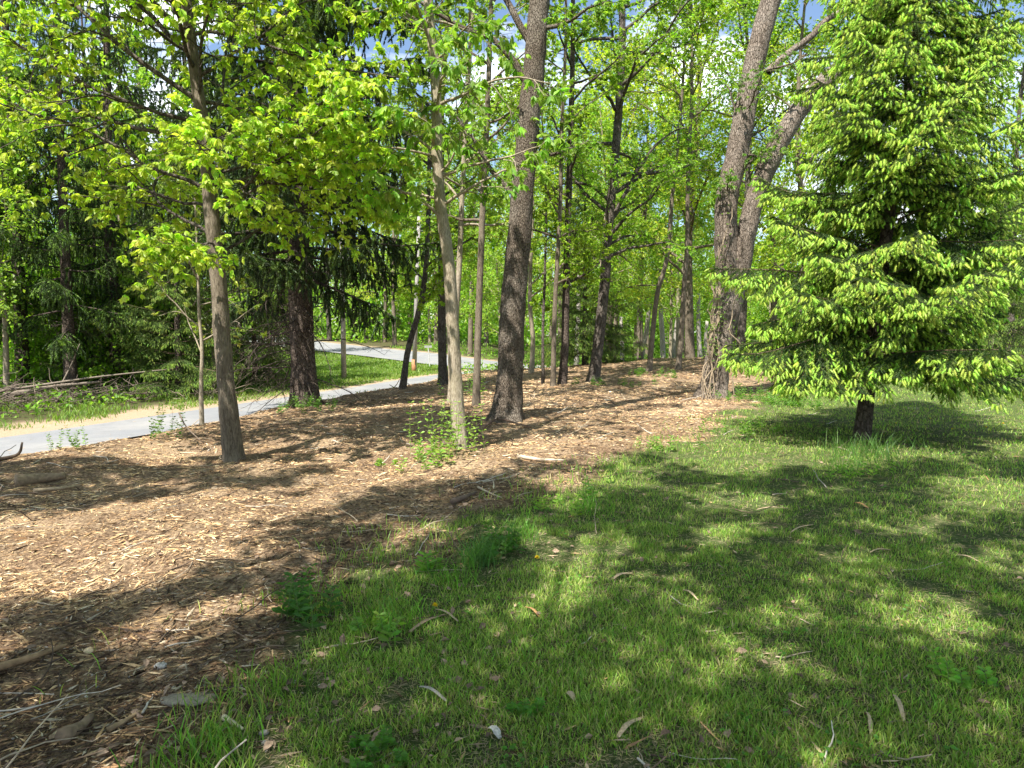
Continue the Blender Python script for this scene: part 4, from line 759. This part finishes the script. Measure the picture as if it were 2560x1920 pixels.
def pxstick(name, label, cat, pts, r, col, lift=.02, Yd=None):
    P = []
    for p in pts:
        if len(p) == 3: g = ground(p[0], p[1] + 0); h_ = p[2]; yy = g[1]; x_ = g[0]; P.append((x_, yy, g[2] + h_))
        else: g = ground(*p); P.append((g[0], g[1], g[2] + lift))
    P = np.array(P); b = P.mean(0); b[2] = P[:, 2].min(); mb = MB(); stick(mb, P - b, r, col, 8); o_ = mb.build(name, M['twig'], None, smooth=True); o_.location = b; return tag(o_, label, cat)
# long cut poles leaning out of the brush heap
for i, (a, b, lab) in enumerate((((0, 400, .3), (175, 372, 1.0), 'long pale cut pole lying on top of the brush heap'), ((5, 404, .2), (100, 385, .55), 'thick grey log along the front of the brush heap'), ((60, 396, .3), (82, 397, 1.7), 'pale branch jutting up from the brush heap'), ((-10, 380, .6), (20, 402, .2), 'forked grey branch at the left end of the brush heap'))):
    ga = ground(a[0], min(a[1] + 2, 403)); gb = ground(b[0], 400); P = np.array([(ga[0], ga[1], ga[2] + a[2]), ((ga[0] + gb[0]) / 2, (ga[1] + gb[1]) / 2 + .1, (ga[2] + a[2] + gb[2] + b[2]) / 2 + .05), (gb[0], gb[1], gb[2] + b[2])]); mb = MB(); stick(mb, P, (.04, .09, .03, .05)[i], (.2, .165, .13)); tag(mb.build('cut_branch', M['twig'], None, smooth=True), lab, 'branch')
pxstick('log', 'short fat weathered log half buried in mulch at left edge', 'log', [(16, 486), (40, 483), (66, 480)], .085, (.26, .19, .12), .05)
pxstick('bark_slab', 'long split pale slab below the weathered log', 'wood piece', [(34, 494), (60, 491), (82, 488)], .025, (.45, .34, .22), .03)
pxstick('fallen_branch', 'dark bent branch propped across the foot of the oak', 'branch', [(462, 440), (480, 432), (497, 426, .12), (515, 428, .08), (531, 430)], .035, (.17, .11, .08), .04)
pxstick('fallen_branch', 'pale straight debarked branch on the mulch right of the slender tree', 'branch', [(517, 459), (540, 462), (565, 463)], .028, (.62, .5, .36), .03)
pxstick('fallen_branch', 'dark thick stick in the shadow below the slender tree', 'branch', [(452, 505), (465, 500), (476, 496)], .028, (.17, .12, .09), .03)
pxstick('fallen_branch', 'pale crooked stick right of the dark thick stick', 'branch', [(478, 489), (488, 495), (502, 500)], .012, (.5, .4, .28))
pxstick('fallen_branch', 'long thin pale stick across the shaded mulch', 'branch', [(483, 484), (510, 479), (533, 469)], .008, (.5, .43, .32))
pxstick('fallen_branch', 'long brown stick at the left edge of the near mulch', 'branch', [(-5, 677), (30, 664), (67, 651)], .022, (.30, .2, .11), .03)
pxstick('fallen_branch', 'thick split chunk of wood near the bottom left', 'wood piece', [(64, 746), (80, 735), (92, 724)], .034, (.24, .17, .11), .03)
pxstick('fallen_branch', 'split brown stick beside the thick wood chunk', 'wood piece', [(108, 736), (125, 727), (140, 718)], .014, (.36, .25, .14))
pxstick('fallen_branch', 'short pale chip of sawn wood near the lawn edge', 'wood piece', [(224, 723), (234, 730), (243, 734)], .014, (.62, .53, .36))
pxstick('fallen_branch', 'thin stick at the driveway edge left of the grey-trunked tree', 'branch', [(180, 445, .5), (188, 448, .3), (210, 450)], .012, (.17, .13, .1))
pxstick('fallen_branch', 'dark upturned root at the left edge of the mulch bank', 'branch', [(-4, 462), (18, 458, .05), (23, 457, .2)], .03, (.1, .07, .05))
pxstick('fallen_branch', 'brown stick poking from the mulch right of the oak', 'branch', [(640, 424), (660, 420), (676, 419)], .015, (.3, .22, .15))
# bark strips on the lawn
for i, (pa, pb, wd, lab) in enumerate((((618, 742), (641, 722), .012, 'long pale bark strip near the bottom of the lawn'), ((613, 582), (632, 576), .014, 'curled tan bark flake in the upper sunny lawn patch'), ((410, 637), (445, 617), .014, 'brown bark strip lying below the left dandelion'), ((436, 614), (458, 624), .008, 'thin tan twig beside the left dandelion'), ((526, 611), (541, 621), .009, 'short orange bark strip in the middle of the lawn'), ((566, 699), (575, 704), .014, 'curled pale chip in the lower lawn'), ((757, 512), (788, 510), .008, 'pale split straw on the shaded upper lawn'), ((855, 505), (868, 509), .014, 'orange bark flake on the upper right lawn'), ((957, 559), (980, 564), .010, 'pale straight chip on the right lawn'), ((790, 536), (813, 526), .008, 'long straw on the lawn right of centre'), ((894, 702), (904, 726), .010, 'upright pale splinter in the lower right lawn'), ((867, 718), (871, 738), .008, 'short pale splinter beside the upright one'), ((490, 735), (500, 742), .016, 'white bleached shell-like chip at the bottom of the lawn'), ((420, 693), (447, 704), .010, 'grey broken twigs in the lower left lawn'), ((870, 556), (890, 552), .006, 'thin white straw in the middle right lawn'), ((683, 594), (698, 602), .009, 'tan sliver right of the sunny lawn patch'))):
    ga, gb = ground(*pa), ground(*pb); ga, gb = np.array(ga), np.array(gb); L = np.linalg.norm(gb - ga); d = (gb - ga) / L; s = np.array([-d[1], d[0], 0]); n_ = 8; V = []
    for j in range(n_):
        t = j / (n_ - 1); w2 = wd * (.35 + .65 * math.sin(PI * (.15 + .7 * t))) * U(.8, 1.2); c = d * L * t + s * .018 * L * math.sin(PI * t) + np.array([0, 0, .022 + .012 * math.sin(PI * t * 1.3)])
        V += [c - s * w2, c + np.array([0, 0, w2 * .35]), c + s * w2, c - np.array([0, 0, .006])]
    q = [(a * 4 + k, a * 4 + (k + 1) % 4, a * 4 + 4 + (k + 1) % 4, a * 4 + 4 + k) for a in range(n_ - 1) for k in range(4)] + [(0, 3, 2, 1), (n_ * 4 - 4, n_ * 4 - 3, n_ * 4 - 2, n_ * 4 - 1)]
    mb = MB(); mb.add(V, q=q, col={4: (.5, .27, .12), 7: (.55, .30, .13), 12: (.5, .47, .42), 13: (.35, .31, .27), 2: (.38, .27, .17)}.get(i, (.46, .35, .22))); o_ = mb.build('bark_strip', M['chip'], None); o_.location = ga; tag(o_, lab, 'bark strip')
# stones
def stone(label, px, py, rx, ry, rz, col):
    g = ground(px, py); mb = MB(); th, ph = np.meshgrid(np.linspace(0, 2 * PI, 17)[:-1], np.linspace(.05, PI - .05, 9)); r_ = 1 + .45 * (noise(np.cos(th) * 2 + px, np.sin(th) * 2 + ph * 2, .9) - .5); V = np.stack([np.cos(th) * np.sin(ph) * rx * r_, np.sin(th) * np.sin(ph) * ry * r_, np.cos(ph) * rz * r_], -1)
    idx = np.arange(9 * 16).reshape(9, 16); q = np.stack([idx[:-1], np.roll(idx[:-1], -1, 1), np.roll(idx[1:], -1, 1), idx[1:]], -1).reshape(-1, 4); mb.add(V, q=q, col=col); o_ = mb.build('stone', M['chip'], None, smooth=True); o_.location = (g[0], g[1], g[2] + rz * .3); o_.rotation_euler = (0, 0, U(0, .5)); tag(o_, label, 'stone')
stone('flat pale crumbling stone in the near mulch', 186, 702, .11, .06, .014, (.30, .255, .19)); stone('small round tan stone in the near mulch', 89, 653, .025, .022, .02, (.6, .46, .28)); stone('pale pebble at the lawn edge near the bottom', 264, 735, .02, .015, .012, (.33, .31, .27)); stone('second pale pebble just below the first at the lawn edge', 265, 745, .016, .013, .01, (.3, .28, .25)); stone('grey pebble right of the crumbling stone', 161, 667, .03, .02, .015, (.4, .37, .33))
mb = MB(); n_ = 900; x, y, r = polar(n_, 2.2, 6.5, 45); k = (x < lawn_x(y) + .3) & (x < -.3 + .2 * U(-1, 1, n_)); x, y, r = x[k], y[k], r[k]; n_ = len(x)
OC = ([(1, 0, 0), (-1, 0, 0), (0, 1, 0), (0, -1, 0), (0, 0, 1), (0, 0, -1)], [(0, 2, 4), (2, 1, 4), (1, 3, 4), (3, 0, 4), (2, 0, 5), (1, 2, 5), (3, 1, 5), (0, 3, 5)]); d = rng.normal(size=(n_, 3)); s_, u_ = frames(d); rr_ = U(.003, .009, n_)[:, None]
inst(mb, *OC, np.stack([x, y, H(x, y) + .006], -1), norm(d) * rr_ * 1.3, s_ * rr_, u_ * rr_ * .8, np.array((.42, .38, .31)) * U(.5, 1.2, (n_, 1))); tag(mb.build('gravel', M['chip']), 'scattered pale grit among the near mulch', 'gravel', kind='stuff')
# thin twigs tangled in the mulch and a few on the lawn
mb = MB(); n_ = 2600; x, y, r = polar(n_, 2.1, 24, 46); k = (mulchmask(x, y) > .5) | (rng.random(n_) < .10); k &= (sdist(x, y, PATH) < -1.8) & (rng.random(n_) < .35 + .8 * fbm(x, y, 1.2, 2)); x, y, r = x[k], y[k], r[k]; n_ = len(x)
az = rng.normal(.5, .9, n_); P = grow(np.stack([x, y, H(x, y) + .012], -1), np.stack([np.cos(az), np.sin(az), rng.normal(.02, .09, n_)], -1), U(.08, .5, n_) * np.maximum(1, r / 9) ** .5, 7, .16, .12); P[..., 2] = np.maximum(P[..., 2], H(P[..., 0], P[..., 1]) + .006)
pal = np.array([(.10, .07, .05), (.18, .13, .09), (.42, .34, .24), (.50, .45, .37)]); tubes(mb, P, (U(.0018, .0055, n_) * np.maximum(1, r / 6))[:, None] * np.linspace(1, .5, 7)[None], 5, cap=True, col=pal[rng.choice(4, n_, p=[.35, .3, .22, .13])] * U(.7, 1.2, (n_, 1)))
tag(mb.build('twig_litter', M['twig']), 'thin dark and pale twigs tangled in the mulch', 'twigs', kind='stuff')
# bark flakes in the lawn
mb = MB(); n_ = 1500; x, y, r = polar(n_, 2.1, 16, 48); e = x - lawn_x(y); k = (e > 0) & (rng.random(n_) < .25 + .75 * np.exp(-e / 1.6)); x, y, r = x[k], y[k], r[k]; n_ = len(x); az = U(0, 6.28, n_); Xv = np.stack([np.cos(az), np.sin(az), rng.normal(0, .12, n_)], -1); s_, u_ = frames(Xv); L = U(.02, .11, n_) * np.maximum(1, r / 9)
inst(mb, *SPL, np.stack([x, y, H(x, y) + .012], -1), Xv * L[:, None], s_ * (L * U(.08, .3, n_))[:, None], u_ * (L * .08)[:, None], np.array((.40, .30, .19)) * U(.4, 1.35, (n_, 1))); tag(mb.build('bark_flakes', M['chip']), 'small tan bark flakes strewn over the lawn', 'bark flakes', kind='stuff')
# dead leaves
mb = MB(); n_ = 2600; x, y, r = polar(n_, 2.2, 14, 48); e = x - lawn_x(y); k = (np.abs(e) < 1.0) | (rng.random(n_) < .2); k &= sdist(x, y, PATH) < -2; x, y = x[k], y[k]; n_ = len(x); leaves(mb, np.stack([x, y, H(x, y) + U(.008, .03, n_)], -1), np.stack([rng.normal(size=n_), rng.normal(size=n_), rng.normal(0, .2, n_)], -1), U(.025, .065, n_), .6, np.array((.30, .21, .145)) * U(.3, 1.3, (n_, 1)), LEAF6)
tag(mb.build('leaf_litter', M['chip']), 'scattered dry brown leaves along the lawn edge', 'dead leaves', kind='stuff')
# dandelions
for i, (px, py, lab) in enumerate(((537, 564, 'yellow dandelion right of the tall grass tuft'), (435, 614, 'yellow dandelion at the left end of the tan twig'), (896, 424, 'yellow dandelion right of the spruce trunk, leftmost of the far ones'), (930, 419, 'yellow dandelion in the sunny lawn behind the spruce shadow'), (952, 430, 'small yellow dandelion at the right of the spruce shadow'), (986, 428, 'yellow dandelion near the right edge by the spruce shadow'), (1003, 424, 'yellow dandelion at the far right edge'))):
    g = ground(px, py + 3); root = empty('dandelion', g, lab, 'dandelion', 'dandelions in the lawn'); mb = MB(); tubes(mb, np.array([(0, 0, -.01), (.004, 0, .03), (0, 0, .06)]), np.array([.002, .002, .002]), 5, col=(.2, .3, .08)); mb.build('stem', M['plain'], root)
    mb = MB(); k_ = 40; a = np.arange(k_) * 2.4; e_ = np.linspace(1.4, .05, k_); d = np.stack([np.cos(a) * np.cos(e_), np.sin(a) * np.cos(e_), np.sin(e_)], -1); s_, u_ = frames(d + np.array([0, 0, .01])); inst(mb, *LEAF4, np.tile([(0, 0, .06)], (k_, 1)), d * .021, s_ * .007, u_ * .004, np.array((.85, .62, .02)) * U(.8, 1.1, (k_, 1))); mb.build('flower_head', M['plain'], root)
# leafy weeds and grass tufts
def weed(label, px, py, ns, h_, leaf, col, wr=.42, spread=.12, name='weed', cat='weed'):
    g = ground(px, py); root = empty(name, g, label, cat); base = np.stack([rng.normal(0, spread, ns), rng.normal(0, spread, ns), np.zeros(ns)], -1); base[:, 2] = [gz(g[0] + a, g[1] + b) - g[2] for a, b in base[:, :2]]
    P = grow(base, np.stack([rng.normal(0, .25, ns), rng.normal(0, .25, ns), np.ones(ns)], -1), h_ * U(.55, 1.1, ns), 7, .07); R = np.full((ns, 7), .0028) * np.linspace(1, .5, 7); wb = MB(); tubes(wb, P, R, 4, col=(.14, .2, .06)); wb.build('stem', M['plain'], root)
    k = 9; par = np.repeat(np.arange(ns), k * 2); t = np.tile(np.repeat(np.linspace(.15, 1, k), 2), ns); p, d, _ = sample(P, R, par, t); a = np.tile([0, PI] * k, ns) + np.repeat(np.tile(np.arange(k) * 1.57, ns), 2); dd = np.stack([np.cos(a), np.sin(a), U(.1, .6, len(a))], -1)
    fb = MB(); leaves(fb, p, dd, leaf * (1.15 - .5 * t) * U(.7, 1.2, len(a)), wr, leafcol(len(a), col, .15), LEAF6); fb.build('foliage', M['leaf'], root)
def tuft(label, px, py, n_, h_, spread, col, wd=.006):
    g = ground(px, py); mb = MB(); x = rng.normal(0, spread, n_); y = rng.normal(0, spread, n_); z = H(g[0] + x, g[1] + y) - g[2]; blades(mb, x, y, z, h_ * U(.45, 1.1, n_), np.full(n_, wd), leafcol(n_, col, .2), .35, .3); o_ = mb.build('grass_tuft', M['grass'], None); o_.location = g; tag(o_, label, 'grass tuft')
weed('leafy green weed patch at the mulch edge, lower left of the tall grass', 312, 618, 11, .26, .075, (.07, .17, .035), .42, .10)
weed('broad-leaved weed beside the grass tuft at the lawn edge', 505, 560, 9, .22, .06, (.08, .18, .035), .75, .16)
weed('small pale two-leaf weed left of the tall tuft', 428, 575, 4, .17, .085, (.16, .29, .05), .3, .05)
weed('bright leaf weed sprouting below the leafy patch', 372, 640, 4, .14, .06, (.17, .3, .05), .5, .08)
weed('upright leafy weed on the mulch edge above the tuft', 592, 503, 5, .32, .07, (.12, .25, .04), .35, .06)
weed('yellow-green low weed left of the upright one', 560, 512, 6, .16, .07, (.2, .33, .05), .4, .12)
weed('sprouting green suckers at the foot of the slender tree', 446, 456, 22, .75, .075, (.21, .34, .05), .5, .2)
weed('small green weed on the mulch left of the slender tree', 386, 467, 3, .15, .06, (.2, .33, .05), .6, .06)
weed('low green suckers trailing from the slender tree foot', 424, 466, 9, .25, .07, (.2, .33, .05), .5, .16)
weed('leafy sprouts on the driveway edge left of the big left trunk', 166, 438, 12, .6, .07, (.13, .23, .05), .5, .25)
weed('small leafy sprouts on the driveway edge, left of the others', 72, 449, 7, .35, .06, (.13, .22, .05), .5, .2)
weed('low green weeds round the base of the old spruce', 312, 408, 26, .35, .08, (.13, .25, .04), .5, .5)
weed('weeds behind the thin grey trunk left of the oak', 470, 397, 18, .8, .09, (.14, .25, .04), .5, .25)
weed('green weeds at the foot of the twin-stemmed tree', 740, 400, 22, .35, .09, (.11, .22, .035), .5, .5)
weed('weed patch right of the twin-stemmed tree', 790, 405, 22, .3, .09, (.12, .24, .035), .5, .5)
weed('low weeds at the lawn edge above the shadow', 660, 448, 9, .22, .06, (.16, .29, .045), .5, .25)
weed('weeds round the foot of the dark forked tree', 608, 385, 16, .3, .1, (.09, .17, .03), .5, .5)
weed('weeds on the crest by the leaning brown trunk', 655, 376, 16, .3, .1, (.1, .2, .03), .5, .6)
weed('bright weed before the spruce foot tuft', 858, 476, 10, .2, .06, (.2, .36, .05), .45, .18)
weed('clover-like weed at the bottom edge of the lawn', 370, 755, 9, .1, .035, (.1, .23, .035), .8, .1)
weed('small round-leaved weed low on the lawn', 520, 722, 4, .07, .035, (.11, .26, .04), .7, .03)
weed('green weed in the sunny right lawn', 965, 690, 4, .12, .055, (.16, .32, .05), .5, .05)
weed('low weed mound by the spruce shadow at left', 745, 432, 12, .25, .07, (.13, .25, .04), .5, .35)
tuft('tall bluish grass tuft at the lawn edge', 480, 566, 150, .26, .06, (.09, .2, .05)); tuft('grass tuft left of the tall bluish one', 455, 585, 90, .18, .09, (.12, .25, .035)); tuft('green grass tuft on the lawn edge near the upright weed', 585, 512, 120, .2, .12, (.12, .26, .035))
tuft('dense grass tuft right of the tall bluish one', 515, 540, 120, .2, .09, (.11, .24, .035)); tuft('long unmown grass around the foot of the young spruce', 868, 456, 260, .34, .30, (.07, .15, .03), .007); tuft('arching grass blades in front of the spruce foot', 850, 468, 80, .3, .25, (.09, .19, .035), .007)
tuft('grass tuft at the very bottom of the mulch edge', 195, 760, 70, .16, .08, (.13, .28, .035)); tuft('sparse grass tuft on the near mulch edge', 285, 690, 60, .15, .09, (.15, .27, .04)); tuft('grass tuft below the leafy weed patch', 400, 625, 90, .16, .12, (.13, .27, .035))
# clover in the lawn
mb = MB(); n_ = 2600; x, y, r = polar(n_, 2.2, 14, 48); k = (x > lawn_x(y)) & (fbm(x, y, .6, 2) > .53); x, y, r = x[k], y[k], r[k]; n_ = len(x); z = H(x, y) + U(.02, .05, n_)
for a in (0, 2.09, 4.19):
    az = a + U(0, 6.28, 1) + x * 50; leaves(mb, np.stack([x, y, z], -1), np.stack([np.cos(az), np.sin(az), .15 + 0 * az], -1), U(.014, .024, n_) * np.maximum(1, r / 6), .8, leafcol(n_, (.11, .25, .045), .15), LEAF6)
tag(mb.build('clover', M['leaf']), 'scattered clover leaves among the lawn grass', 'clover', kind='stuff')
# broken stub on the slender tree
root = bpy.data.objects['hickory_tree']; mb = MB(); P = np.array([at(a, b, 9.68) for a, b in [(441, 148), (432, 138), (427, 126), (423, 113), (421, 102)]]) - np.array(root.location); tubes(mb, curve(P, 12), np.linspace(.035, .02, 12), 8, cap=True, col=(.62, .45, .32)); mb.build('broken_stub', M['twig'], root, smooth=True)
print('faces', sum(len(o_.data.polygons) for o_ in sc.objects if o_.type == 'MESH'), 'objects', len(sc.objects))
